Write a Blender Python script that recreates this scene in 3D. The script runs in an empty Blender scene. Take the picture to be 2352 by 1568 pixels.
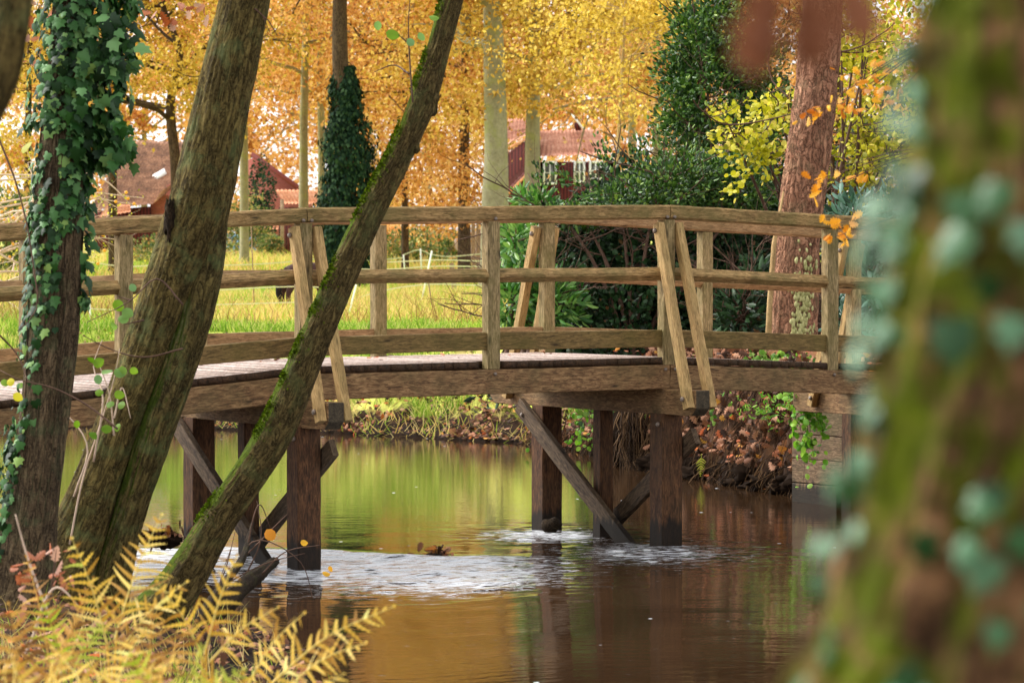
import bpy, math, random
import numpy as np
from mathutils import Vector, Matrix
R = random.Random(7); NR = np.random.default_rng(11)
SC = bpy.context.scene; COL = SC.collection
# ------------------------------------------------------------------ camera
HC = 1.873; F = 7187.0; PITCH = math.atan(144/F)
cam_d = bpy.data.cameras.new('camera'); cam = bpy.data.objects.new('camera', cam_d); COL.objects.link(cam)
cam.location = (0, 0, HC); cam.rotation_euler = (math.pi/2 - PITCH, 0, 0)
cam_d.lens = F*36/2352; cam_d.sensor_width = 36; cam_d.clip_end = 3000; cam_d.clip_start = .05
cam_d.dof.use_dof = True; cam_d.dof.focus_distance = 22.0; cam_d.dof.aperture_fstop = cam_d.lens/13.2
SC.camera = cam
CP, SP = math.cos(PITCH), math.sin(PITCH)
def P(px, py, d):
    """point seen at a place of the photograph, d metres in front of the camera"""
    a = (px-1176)/F; b = -(py-784)/F
    y = CP + b*SP; z = -SP + b*CP
    return np.array([a*d/y, d, HC + z*d/y])
# ------------------------------------------------------------------ helpers
def tag(o, label=None, cat=None, group=None, kind=None):
    if label: o['label'] = label
    if cat: o['category'] = cat
    if group: o['group'] = group
    if kind: o['kind'] = kind
    return o
def empty(name, loc, label, cat, group=None, kind=None):
    o = bpy.data.objects.new(name, None); COL.objects.link(o); o.location = tuple(float(c) for c in loc)
    o.empty_display_size = .2
    return tag(o, label, cat, group, kind)
def link(name, me, mat, parent=None):
    o = bpy.data.objects.new(name, me); COL.objects.link(o)
    if mat is not None: me.materials.append(mat)
    if parent is not None:
        o.parent = parent
        if parent.parent is not None:
            o.matrix_parent_inverse = (Matrix.Translation(parent.parent.location) @ parent.matrix_parent_inverse @ parent.matrix_basis).inverted()
        else: o.matrix_parent_inverse = parent.matrix_basis.inverted()
    return o
def mesh(name, V, Fc, smooth=False):
    """V (n,3) array, Fc list of index arrays (k,3)/(k,4) or list of tuples"""
    me = bpy.data.meshes.new(name)
    V = np.asarray(V, dtype=np.float32).reshape(-1, 3)
    if isinstance(Fc, np.ndarray): Fc = [Fc]
    if len(Fc) and not isinstance(Fc[0], np.ndarray):
        me.from_pydata([tuple(v) for v in V.tolist()], [], Fc)
    else:
        Fc = [f for f in Fc if len(f)]
        loops = np.concatenate([f.ravel() for f in Fc]).astype(np.int32)
        tot = np.concatenate([np.full(len(f), f.shape[1], np.int32) for f in Fc])
        st = np.concatenate([[0], np.cumsum(tot)[:-1]]).astype(np.int32)
        me.vertices.add(len(V)); me.vertices.foreach_set('co', V.ravel())
        me.loops.add(len(loops)); me.loops.foreach_set('vertex_index', loops)
        me.polygons.add(len(tot)); me.polygons.foreach_set('loop_start', st); me.polygons.foreach_set('loop_total', tot)
        me.update(calc_edges=True)
    if smooth: me.polygons.foreach_set('use_smooth', np.ones(len(me.polygons), dtype=bool))
    me.validate(); me.update()
    return me
class MB:
    def __init__(s): s.V = []; s.T = []; s.Q = []; s.n = 0; s.A = []
    def add(s, V, T=None, Q=None, A=None):
        V = np.asarray(V, float).reshape(-1, 3); s.A.append(A if A is not None else V)
        if A is not None: s.flag = True
        if T is not None and len(T): s.T.append(np.asarray(T, int)+s.n)
        if Q is not None and len(Q): s.Q.append(np.asarray(Q, int)+s.n)
        s.V.append(V); s.n += len(V); return s
    def box(s, c, sz, X=(1,0,0), Z=(0,0,1)):
        X = np.array(X, float); X /= np.linalg.norm(X); Z = np.array(Z, float); Y = np.cross(Z, X); Y /= np.linalg.norm(Y); Z = np.cross(X, Y)
        hs = np.array(sz)/2; pts = []
        for i in (-1, 1):
            for j in (-1, 1):
                for k in (-1, 1): pts.append(np.array(c)+X*i*hs[0]+Y*j*hs[1]+Z*k*hs[2])
        return s.add(pts, None, [(0,1,3,2),(4,6,7,5),(0,4,5,1),(2,3,7,6),(0,2,6,4),(1,5,7,3)])
    def obj(s, name, mat, parent=None, smooth=False):
        fc = []
        if s.T: fc.append(np.concatenate(s.T))
        if s.Q: fc.append(np.concatenate(s.Q))
        me = mesh(name, np.concatenate(s.V), fc, smooth)
        if (getattr(s, 'flag', False) or mat.name.startswith(('bark', 'log'))) and len(me.vertices) == s.n:
            at = me.attributes.new('along', 'FLOAT_VECTOR', 'POINT'); at.data.foreach_set('vector', np.concatenate(s.A).astype(np.float32).ravel())
        return link(name, me, mat, parent)
def hash3(i, j, k, seed):
    h = (i*374761393 + j*668265263 + k*2147483647 + seed*1274126177) & 0xffffffff
    h = ((h ^ (h >> 13))*1274126177) & 0xffffffff
    h = h ^ (h >> 16)
    return (h & 0xffff)/65535.0
def vnoise(p, seed=0):
    p = np.asarray(p, float); i = np.floor(p).astype(np.int64); f = p-i; f = f*f*(3-2*f)
    r = 0
    for a in (0, 1):
        wa = f[..., 0] if a else 1-f[..., 0]
        for b in (0, 1):
            wb = f[..., 1] if b else 1-f[..., 1]
            for c in (0, 1):
                wc = f[..., 2] if c else 1-f[..., 2]
                r = r + wa*wb*wc*hash3(i[..., 0]+a, i[..., 1]+b, i[..., 2]+c, seed)
    return r
def fbm(p, seed=0, o=3):
    r = 0; a = .5; t = 0
    for k in range(o): r = r + a*vnoise(np.asarray(p)*2**k, seed+k); t += a; a *= .5
    return r/t
def catmull(pts, rad, n):
    """smooth curve through the points, sampled evenly by chord length"""
    q = np.c_[np.array(pts, float), np.array(rad, float)]; m = len(q)
    h = np.maximum(np.linalg.norm(np.diff(q[:, :3], axis=0), axis=1), 1e-6); t = np.concatenate([[0], np.cumsum(h)]); d = np.diff(q, axis=0)/h[:, None]
    T = np.empty_like(q); T[0] = d[0]; T[-1] = d[-1]
    for i in range(1, m-1): T[i] = (d[i-1]*h[i]+d[i]*h[i-1])/(h[i-1]+h[i])
    u = np.linspace(0, t[-1]*(1-1e-9), n); k = np.clip(np.searchsorted(t, u, 'right')-1, 0, m-2); hk = h[k][:, None]; f = ((u-t[k])/h[k])[:, None]
    out = (2*f**3-3*f**2+1)*q[k]+(f**3-2*f**2+f)*hk*T[k]+(-2*f**3+3*f**2)*q[k+1]+(f**3-f**2)*hk*T[k+1]
    return out[:, :3], np.maximum(out[:, 3], 1e-4)
def tube(mb, pts, rad, seg=8, disp=None, cap=True):
    pts = np.asarray(pts, float); rad = np.asarray(rad, float); n = len(pts)
    T = np.gradient(pts, axis=0); T /= np.linalg.norm(T, axis=1)[:, None]+1e-12
    u = np.cross(T[0], (0.3, 1, .1)); u /= np.linalg.norm(u); U = [u]
    for k in range(1, n):
        u = U[-1]-T[k]*np.dot(U[-1], T[k]); u /= np.linalg.norm(u); U.append(u)
    U = np.array(U); W = np.cross(T, U)
    a = np.linspace(0, 2*math.pi, seg, endpoint=False)
    dirs = U[:, None, :]*np.cos(a)[None, :, None] + W[:, None, :]*np.sin(a)[None, :, None]
    rr = np.repeat(rad[:, None], seg, 1)
    if disp is not None:
        L = np.concatenate([[0], np.cumsum(np.linalg.norm(np.diff(pts, axis=0), axis=1))])
        rr = rr + disp(a[None, :]+0*rr, L[:, None]+0*rr, rr)
    V = (pts[:, None, :] + dirs*rr[:, :, None]).reshape(-1, 3)
    i = np.arange(n-1)[:, None]*seg; j = np.arange(seg)[None, :]; j2 = (j+1) % seg
    Q = np.stack([i+j, i+j2, i+seg+j2, i+seg+j], -1).reshape(-1, 4)
    Tt = []; Lc = np.concatenate([[0], np.cumsum(np.linalg.norm(np.diff(pts, axis=0), axis=1))]); rm_ = float(np.median(rad))
    AA = np.stack([np.cos(a)[None, :]*rm_+0*rr, np.sin(a)[None, :]*rm_+0*rr, Lc[:, None]+0*rr], -1).reshape(-1, 3)
    if cap: AA = np.vstack([AA, AA[0], AA[-1]])
    if cap:
        V = np.vstack([V, pts[0], pts[-1]]); c0 = n*seg
        Tt = [(c0, (k+1) % seg, k) for k in range(seg)] + [(c0+1, (n-1)*seg+k, (n-1)*seg+(k+1) % seg) for k in range(seg)]
    mb.add(V, Tt, Q, AA); return mb
def bark_disp(seed, amp, cu=5.0, cl=3.0):
    def f(a, L, r):
        x = np.cos(a)*cu; y = np.sin(a)*cu
        w = vnoise(np.stack([x*.8, y*.8, L*2.5], -1), seed+9)*1.4
        n1 = vnoise(np.stack([x*2.2+w, y*2.2, L*cl], -1), seed)
        n2 = vnoise(np.stack([x*4.6, y*4.6+w, L*cl*2.3], -1), seed+3)
        rid = 1-np.abs(2*n1-1); rid2 = 1-np.abs(2*n2-1)
        big = vnoise(np.stack([np.cos(a)*1.1, np.sin(a)*1.1, L*1.3], -1), seed+5)-.5
        return -amp*rid**2.0 - amp*.55*rid2**2 + r*.16*big
    return f
# leaf templates: verts (x across, y along, z out), tri faces
def fan(outline, z=.0, centre=(0,.45,.06)):
    V = [(x, y, -abs(x)*z) for x, y in outline] + [centre]; n = len(outline)
    return np.array(V, float), np.array([(n, i, (i+1) % n) for i in range(n)])
def sym(half):
    return half + [(-x, y) for x, y in reversed(half) if abs(x) > 1e-6]
DIA = (np.array([(0,0,0),(.34,.5,-.08),(0,1,0),(-.34,.5,-.08)], float), np.array([(0,1,2),(0,2,3)]))
IVY = fan(sym([(0,0),(.28,-.10),(.52,.12),(.36,.34),(.50,.58),(.24,.62),(0,1.02)]), .25)
OAK = fan(sym([(0,0),(.09,.12),(.20,.18),(.12,.30),(.30,.38),(.16,.50),(.36,.62),(.18,.70),(.28,.84),(.10,.88),(0,1.0)]), .3, (0,.5,.04))
LANCE = fan(sym([(0,0),(.12,.25),(.17,.55),(.10,.82),(0,1)]), .35, (0,.5,.02))
ROUND = fan(sym([(0,0),(.3,.15),(.42,.45),(.33,.75),(.12,.95),(0,1)]), .2)
HOLLY = fan(sym([(0,0),(.22,.2),(.17,.33),(.28,.5),(.17,.62),(.2,.78),(0,1)]), .5, (0,.5,.05))
def leaves(mb, tpl, pos, axis, nrm, size):
    V0, T0 = tpl; n = len(pos); size = np.broadcast_to(size, n)
    y = np.asarray(axis, float); y = y/(np.linalg.norm(y, axis=1)[:, None]+1e-9)
    z = np.asarray(nrm, float); z = z-y*(y*z).sum(1)[:, None]; z /= np.linalg.norm(z, axis=1)[:, None]+1e-9
    x = np.cross(y, z)
    V = pos[:, None, :] + size[:, None, None]*(x[:, None, :]*V0[None, :, :1]+y[:, None, :]*V0[None, :, 1:2]+z[:, None, :]*V0[None, :, 2:3])
    T = T0[None]+(np.arange(n)*len(V0))[:, None, None]
    mb.add(V.reshape(-1, 3), T.reshape(-1, 3)); return mb
def rdir(n, bias=(0,0,0)):
    v = NR.normal(size=(n, 3)); v /= np.linalg.norm(v, axis=1)[:, None]; return v+np.array(bias)
# ------------------------------------------------------------------ materials
class NT:
    def __init__(s, name):
        s.m = bpy.data.materials.new(name); s.m.use_nodes = True; s.t = s.m.node_tree; s.t.nodes.clear()
    def n(s, typ, **kw):
        nd = s.t.nodes.new('ShaderNode'+typ)
        for k, v in kw.items():
            if k.startswith('i_'):
                key = k[2:].replace('_', ' '); nd.inputs[key].default_value = v
            else: setattr(nd, k, v)
        return nd
    def l(s, a, b): s.t.links.new(a, b)
    def ramp(s, fac, stops, interp='LINEAR'):
        r = s.n('ValToRGB'); cr = r.color_ramp; cr.interpolation = interp
        while len(cr.elements) > 1: cr.elements.remove(cr.elements[-1])
        cr.elements[0].position = stops[0][0]; cr.elements[0].color = col4(stops[0][1])
        for p, c in stops[1:]:
            e = cr.elements.new(p); e.color = col4(c)
        s.l(fac, r.inputs[0]); return r.outputs[0]
    def mix(s, f, a, b, mode='MIX'):
        m = s.n('MixRGB', blend_type=mode)
        for k, v in ((0, f), (1, a), (2, b)):
            if hasattr(v, 'links'): s.l(v, m.inputs[k])
            else: m.inputs[k].default_value = v if k == 0 else col4(v)
        return m.outputs[0]
    def noise(s, vec, scale, detail=4, rough=.55, dist=0):
        n = s.n('TexNoise'); n.inputs['Scale'].default_value = scale; n.inputs['Detail'].default_value = detail
        n.inputs['Roughness'].default_value = rough; n.inputs['Distortion'].default_value = dist
        s.l(vec, n.inputs['Vector']); return n.outputs['Fac']
    def mapping(s, vec, sc, loc=None):
        m = s.n('Mapping'); m.inputs['Scale'].default_value = sc; s.l(vec, m.inputs['Vector'])
        if loc is not None: s.l(loc, m.inputs['Location'])
        return m.outputs[0]
    def bump(s, h, strength, dist=.01, prev=None):
        b = s.n('Bump'); b.inputs['Strength'].default_value = strength; b.inputs['Distance'].default_value = dist
        s.l(h, b.inputs['Height'])
        if prev is not None: s.l(prev, b.inputs['Normal'])
        return b.outputs[0]
    def out(s, sh): o = s.n('OutputMaterial'); s.l(sh, o.inputs[0]); return s.m
    def bsdf(s, color, rough=.8, normal=None, spec=.3, **kw):
        b = s.n('BsdfPrincipled')
        if hasattr(color, 'links'): s.l(color, b.inputs['Base Color'])
        else: b.inputs['Base Color'].default_value = col4(color)
        if hasattr(rough, 'links'): s.l(rough, b.inputs['Roughness'])
        else: b.inputs['Roughness'].default_value = rough
        b.inputs['Specular IOR Level'].default_value = spec
        if normal is not None: s.l(normal, b.inputs['Normal'])
        return b
def col4(c): return (c[0], c[1], c[2], 1.0) if len(c) == 3 else tuple(c)
def S(r, g, b):  # sRGB 0-255 -> linear
    f = lambda v: ((v/255+.055)/1.055)**2.4 if v/255 > .04045 else v/255/12.92
    return (f(r), f(g), f(b))
def wood(name, light, mid, dark, algae=None, al=.5, wet=False, rough=.78, bump=.6):
    t = NT(name); tc = t.n('TexCoord'); oi = t.n('ObjectInfo')
    mul = t.n('VectorMath', operation='SCALE'); cv = t.n('CombineXYZ')
    for k in range(3): t.l(oi.outputs['Random'], cv.inputs[k])
    t.l(cv.outputs[0], mul.inputs[0]); mul.inputs['Scale'].default_value = 37
    v = t.mapping(tc.outputs['Object'], (7, 42, 42), mul.outputs[0])
    g = t.noise(v, 1.6, 9, .72, 1.2)
    c = t.ramp(g, [(.30, dark), (.46, mid), (.62, light)])
    v2 = t.mapping(tc.outputs['Object'], (3.4, 9, 9), mul.outputs[0]); s2 = t.noise(v2, 1.8, 8, .7, .5)
    f2 = t.ramp(s2, [(.40, (0,0,0)), (.62, (1,1,1))])
    c = t.mix(t.n('Math', operation='MULTIPLY').outputs[0] if False else .0, c, c)
    m1 = t.n('MixRGB', blend_type='MULTIPLY'); m1.inputs[0].default_value = .75; t.l(c, m1.inputs[1])
    t.l(t.ramp(s2, [(.30, (.34,.30,.26)), (.47, (.85,.82,.78)), (.7, (1.12,1.08,1.0))]), m1.inputs[2]); c = m1.outputs[0]
    # fine dark cracks
    v3 = t.mapping(tc.outputs['Object'], (5, 110, 110), mul.outputs[0]); s3 = t.noise(v3, 1.2, 4, .6, .5)
    c = t.mix(t.ramp(s3, [(.60, (0,0,0)), (.70, (.75,.75,.75))]), c, tuple(x*.35 for x in dark))
    vk = t.n('TexVoronoi'); vk.inputs['Scale'].default_value = 2.6; t.l(t.mapping(tc.outputs['Object'], (1.3, 5, 5), mul.outputs[0]), vk.inputs['Vector'])
    c = t.mix(t.ramp(vk.outputs['Distance'], [(.05, (.85,.85,.85)), (.11, (.35,.35,.35)), (.17, (0,0,0))]), c, tuple(x*.45 for x in dark))
    if algae:
        geo = t.n('NewGeometry'); v4 = t.mapping(geo.outputs['Position'], (1, 1, 1)); s4 = t.noise(v4, 3.1, 6, .65, .3)
        c = t.mix(t.ramp(s4, [(.44, (0,0,0)), (.66, (al,al,al))]), c, algae)
    if wet:
        geo = t.n('NewGeometry'); sx = t.n('SeparateXYZ'); t.l(geo.outputs['Position'], sx.inputs[0])
        nz = t.noise(t.mapping(geo.outputs['Position'], (30, 30, 2)), 1, 4)
        ad = t.n('Math', operation='MULTIPLY_ADD'); t.l(nz, ad.inputs[0]); ad.inputs[1].default_value = -.26; t.l(sx.outputs['Z'], ad.inputs[2])
        c = t.mix(t.ramp(ad.outputs[0], [(.0, (.88,)*3), (.05, (0,0,0))]), c, (.010,.008,.006))
    hb = t.mix(.5, g, s3)
    return t.out(t.bsdf(c, rough, t.bump(hb, bump, .006), .25).outputs[0])
def bark(name, cols, scale=9, zs=.28, patch=None, patch_amt=.6, moss=None, moss_dir=(0,0,1), moss_lo=.1, bump=.9, bdist=.02, crack=.8, psc=5.5):
    t = NT(name); atn = t.n('Attribute'); atn.attribute_name = 'along'; co = atn.outputs['Vector']; v = t.mapping(co, (1, 1, zs))
    n1 = t.noise(v, scale, 9, .68, .9)
    n6 = t.noise(t.mapping(co, (1, 1, zs*.7)), scale*2.6, 6, .6, 1.2)
    rd = t.n('Math', operation='SUBTRACT'); t.l(n6, rd.inputs[0]); rd.inputs[1].default_value = .5; ab = t.n('Math', operation='ABSOLUTE'); t.l(rd.outputs[0], ab.inputs[0])
    n7 = t.noise(co, scale*7, 5, .7)
    c = t.ramp(n1, [(.28, cols[0]), (.43, cols[1]), (.58, cols[2]), (.74, cols[3])])
    c = t.mix(.45, c, t.ramp(n7, [(.3, cols[0]), (.5, cols[2]), (.68, cols[3])]))
    c = t.mix(t.ramp(ab.outputs[0], [(0, (crack,)*3), (.028, (crack*.5,)*3), (.06, (0,0,0))]), c, tuple(x*.3 for x in cols[0]))
    if patch:
        n3 = t.noise(co, psc, 7, .7, .3); pa = patch_amt
        c = t.mix(t.ramp(n3, [(.50, (0,0,0)), (.62, (pa,pa,pa))]), c, patch)
    if moss:
        geo = t.n('NewGeometry'); dp = t.n('VectorMath', operation='DOT_PRODUCT'); t.l(geo.outputs['Normal'], dp.inputs[0])
        md = Vector(moss_dir).normalized(); dp.inputs[1].default_value = md
        n4 = t.noise(co, psc*1.3, 6, .7); a = t.n('Math', operation='MULTIPLY_ADD'); t.l(n4, a.inputs[0]); a.inputs[1].default_value = 1.6; t.l(dp.outputs['Value'], a.inputs[2])
        s1 = t.n('Math', operation='SUBTRACT'); t.l(a.outputs[0], s1.inputs[0]); s1.inputs[1].default_value = .9
        n5 = t.noise(co, 60, 3); mc = t.ramp(n5, [(.3, tuple(x*.4 for x in moss)), (.7, moss)])
        c = t.mix(t.ramp(s1.outputs[0], [(moss_lo, (0,0,0)), (min(.99, moss_lo+.3), (.95,.95,.95))]), c, mc)
    h = t.mix(.4, t.mix(.5, n1, n7), t.ramp(ab.outputs[0], [(0, (0,0,0)), (.12, (1,1,1))]))
    return t.out(t.bsdf(c, .9, t.bump(h, bump, bdist), .15).outputs[0])
def leafm(name, stops, trans=.4, rough=.5, spec=.4, tmul=1.03):
    t = NT(name); g = t.n('NewGeometry'); c = t.ramp(g.outputs['Random Per Island'], stops)
    b = t.bsdf(c, rough, None, spec)
    if trans <= 0: return t.out(b.outputs[0])
    tr = t.n('BsdfTranslucent'); mm = t.mix(1, c, (tmul, tmul, tmul*.8), 'MULTIPLY'); t.l(mm, tr.inputs[0])
    ms = t.n('MixShader'); ms.inputs[0].default_value = trans; t.l(b.outputs[0], ms.inputs[1]); t.l(tr.outputs[0], ms.inputs[2])
    return t.out(ms.outputs[0])
def plain(name, c, rough=.8, var=.25, scale=8, spec=.3):
    t = NT(name); tc = t.n('TexCoord'); n = t.noise(tc.outputs['Object'], scale, 5)
    cc = t.ramp(n, [(.3, tuple(x*(1-var) for x in c)), (.7, tuple(min(1, x*(1+var)) for x in c))])
    return t.out(t.bsdf(cc, rough, t.bump(n, .3, .01), spec).outputs[0])
M = {}
M['rail'] = wood('rail_wood', S(194,160,110), S(142,114,72), S(56,44,28), S(96,92,48), .65)
M['rail_far'] = wood('rail_wood_far', S(184,150,110), S(144,112,78), S(84,62,44), S(118,104,66), .4)
M['post'] = wood('post_wood', S(180,158,118), S(134,116,78), S(52,46,34), S(96,92,46), .55)
M['brace'] = wood('brace_wood', S(204,170,118), S(168,138,90), S(98,80,52), S(136,124,74), .35)
M['toe'] = wood('toe_board_wood', S(150,122,78), S(112,92,54), S(64,48,30), S(96,88,40), .5)
M['beam'] = wood('beam_wood', S(172,138,98), S(118,88,60), S(50,36,26), S(92,82,52), .5)
M['pile'] = wood('pile_wood', S(116,80,52), S(72,47,30), S(34,23,15), S(64,54,38), .3, wet=True)
M['cross'] = wood('cross_brace_wood', S(122,102,80), S(76,60,46), S(38,29,22), S(82,76,60), .2, wet=True)
M['endg'] = wood('end_grain_wood', S(92,82,66), S(66,58,46), S(34,30,24))
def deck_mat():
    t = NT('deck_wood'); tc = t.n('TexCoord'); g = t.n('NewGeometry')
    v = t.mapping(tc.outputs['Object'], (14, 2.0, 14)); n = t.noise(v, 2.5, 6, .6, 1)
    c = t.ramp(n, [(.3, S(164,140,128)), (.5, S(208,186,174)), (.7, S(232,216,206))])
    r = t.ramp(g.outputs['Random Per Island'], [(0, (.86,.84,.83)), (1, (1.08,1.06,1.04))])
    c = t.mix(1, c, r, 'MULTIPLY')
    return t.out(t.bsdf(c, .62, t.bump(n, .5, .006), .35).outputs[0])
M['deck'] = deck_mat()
M['deck_end'] = wood('deck_end_wood', S(92,66,46), S(58,42,30), S(30,22,16), S(60,52,30), .3)
M['steel'] = plain('bolt_steel', S(120,105,92), .5, .4, 60, .6)
M['bark_oak'] = bark('bark_big_tree', [S(26,20,12), S(72,60,34), S(118,102,58), S(160,144,88)], 12, .3, S(110,122,76), .5)
M['bark_stem'] = bark('bark_big_tree_stem', [S(24,20,12), S(68,58,34), S(108,94,54), S(148,134,82)], 12, .3, S(108,124,76), .5, S(66,84,14), (-.9,-.2,0), .42)
M['bark_thin'] = bark('bark_leaning_tree', [S(24,19,12), S(74,61,37), S(118,101,61), S(156,140,90)], 15, .35, S(108,116,70), .45, S(92,114,12), (-.85,0,.53), .42)
M['bark_ivy'] = bark('bark_ivy_tree', [S(24,18,13), S(68,55,42), S(112,94,70), S(152,134,106)], 16, .22, S(84,98,66), .45)
M['bark_pine'] = bark('bark_pine', [S(62,38,28), S(144,98,74), S(192,140,110), S(222,176,142)], 8, .45, S(170,160,120), .18, bump=1, bdist=.03)
M['bark_beech'] = bark('bark_beech', [S(112,104,86), S(140,132,106), S(156,150,122), S(176,168,144)], 2, .5, S(146,150,84), .6, bump=.2, crack=.12, psc=2)
M['bark_dark'] = bark('bark_dark', [S(44,32,26), S(76,58,46), S(100,82,62), S(124,104,80)], 6, .4)
M['bark_pale'] = bark('bark_pale', [S(110,84,54), S(160,128,84), S(190,160,112), S(210,180,130)], 10, .4, bump=.3, crack=.3)
M['bark_near'] = bark('bark_mossy_near', [S(22,14,8), S(70,48,30), S(146,106,72), S(212,164,120)], 22, .25, S(214,160,112), .8, S(116,134,10), (-.6,-.5,0), .60, bump=1, psc=22)
M['twig'] = plain('twig_bark', S(96,72,58), .85, .35, 20)
M['twig_pale'] = plain('twig_pale_bark', S(206,180,158), .85, .2, 20)
M['ivy'] = leafm('ivy_leaf', [(0, S(14,40,12)), (.35, S(30,68,24)), (.65, S(56,102,42)), (.88, S(106,150,92)), (1, S(136,166,80))], .15, .5, .25)
M['ivy_far'] = leafm('ivy_leaf_far', [(0, S(14,30,20)), (.5, S(28,52,34)), (1, S(62,86,56))], .15, .8, .1)
M['ivy_near'] = leafm('ivy_leaf_near', [(0, S(26,60,24)), (.4, S(54,98,52)), (.75, S(88,132,92)), (1, S(134,172,140))], .2, .4, .35)
M['orange'] = leafm('autumn_leaf_orange', [(0, S(150,98,48)), (.3, S(212,150,82)), (.6, S(232,176,104)), (1, S(246,208,140))], .35, .6, .2)
M['gold'] = leafm('autumn_leaf_gold', [(0, S(150,112,40)), (.35, S(206,164,72)), (.7, S(228,190,96)), (1, S(246,214,124))], .35, .6, .2)
M['yellow'] = leafm('autumn_leaf_yellow', [(0, S(160,130,50)), (.5, S(220,186,78)), (1, S(246,218,120))], .35, .6, .2)
M['peach'] = leafm('autumn_leaf_peach', [(0, S(176,116,66)), (.4, S(226,170,104)), (.8, S(242,196,134)), (1, S(252,220,168))], .35, .6, .2)
M['lime'] = leafm('yellow_green_leaf', [(0, S(110,116,18)), (.4, S(186,184,34)), (.8, S(226,216,60)), (1, S(240,220,110))], .35, .5, .3)
M['holly'] = leafm('holly_leaf', [(0, S(26,50,16)), (.5, S(56,94,30)), (.85, S(94,134,46)), (1, S(146,172,70))], .15, .4, .35)
M['shrub'] = leafm('dark_shrub_leaf', [(0, S(16,34,14)), (.5, S(34,62,28)), (.9, S(62,96,54)), (.98, S(70,96,66)), (1, S(160,100,60))], .12, .45, .3)
M['rhodo'] = leafm('rhododendron_leaf', [(0, S(44,92,34)), (.5, S(86,142,54)), (1, S(150,186,92))], .25, .35, .5)
M['hedge'] = leafm('hedge_leaf', [(0, S(60,80,40)), (.4, S(96,118,60)), (.75, S(150,150,84)), (1, S(206,150,90))], .3, .6, .2)
M['litter'] = leafm('fallen_leaf', [(0, S(46,30,20)), (.35, S(92,60,42)), (.6, S(150,100,72)), (.86, S(206,156,124)), (.94, S(196,92,38)), (1, S(220,170,80))], .2, .7, .25)
M['oakleaf'] = leafm('oak_leaf_orange', [(0, S(200,110,30)), (.4, S(232,158,44)), (.8, S(246,190,60)), (1, S(226,170,124))], .4, .6, .25)
M['brownleaf'] = leafm('oak_leaf_brown', [(0, S(150,76,34)), (.5, S(176,100,62)), (1, S(206,166,146))], .3, .6, .3)
M['green_leaf'] = leafm('green_leaf', [(0, S(90,136,24)), (.5, S(132,168,40)), (1, S(124,168,112))], .4, .5, .3)
M['fern'] = leafm('fern_gold', [(0, S(132,92,46)), (.14, S(176,132,50)), (.4, S(216,176,66)), (.8, S(236,204,98)), (.93, S(250,226,144)), (1, S(190,200,90))], .35, .65, .2)
M['fern_b'] = leafm('fern_brown', [(0, S(104,70,40)), (.5, S(186,136,62)), (1, S(228,186,96))], .35, .65, .2)
M['fern_g'] = leafm('fern_green', [(0, S(150,170,40)), (1, S(206,206,90))], .4, .65, .2)
M['grass'] = leafm('grass_green', [(0, S(84,118,34)), (.45, S(132,172,50)), (.75, S(178,198,86)), (1, S(220,204,138))], .4, .6, .2)
M['straw'] = leafm('grass_straw', [(0, S(188,160,92)), (.4, S(222,196,124)), (.65, S(240,216,150)), (.75, S(170,188,70)), (1, S(150,180,56))], .4, .7, .2)
M['root'] = leafm('root_fibre', [(0, S(36,26,18)), (.5, S(80,60,42)), (1, S(146,114,80))], .0, .8, .2)
M['white'] = plain('fence_white', S(244,244,232), .6, .05, 8)
M['tape'] = leafm('fence_tape', [(0, S(206,204,160)), (1, S(226,224,190))], .2, .6, .2)
M['greywood'] = wood('grey_wood', S(196,170,140), S(150,122,96), S(90,72,56))
M['wallwood'] = wood('wall_wood', S(142,118,92), S(96,76,56), S(46,35,26), S(80,76,44), .6, wet=True)
M['mud'] = plain('mud', S(34,25,18), .95, .5, 14, .05)
M['log'] = bark('log_bark', [S(20,15,10), S(42,32,22), S(64,50,34), S(88,72,50)], 12, .6, S(62,64,32), .4)
M['rock'] = plain('rock', S(186,164,146), .9, .3, 5)
M['apple'] = plain('apple_skin', S(244,168,44), .4, .15, 12, .5)
M['berry'] = M['apple']
M['blue'] = plain('blue_tarpaulin', S(120,160,190), .5, .15, 1)
M['window_white'] = plain('window_paint', S(240,240,236), .6, .04, 4)
M['pony'] = plain('pony_coat', S(62,36,30), .75, .3, 6)
M['mane'] = plain('pony_mane', S(22,16,16), .9, .3, 20)
def glass():
    t = NT('window_glass'); return t.out(t.bsdf(S(90,92,88), .15, None, .8).outputs[0])
M['glass'] = glass()
def roof(name, a, b, c, tile=.3):
    t = NT(name); tc = t.n('TexCoord'); n = t.noise(tc.outputs['Object'], 1.1, 6, .65); g = t.noise(tc.outputs['Object'], 9, 4, .6)
    cc = t.ramp(t.mix(.5, n, g), [(.36, a), (.5, b), (.64, c)])
    return t.out(t.bsdf(cc, .85, t.bump(g, .4, .03), .2).outputs[0])
M['roof_brown'] = roof('roof_tile_brown', S(104,84,76), S(168,126,104), S(222,172,140))
M['roof_red'] = roof('roof_tile_red', S(160,100,82), S(206,146,120), S(232,184,160))
M['roof_or'] = roof('roof_tile_orange', S(184,110,72), S(220,152,112), S(238,186,150))
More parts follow.
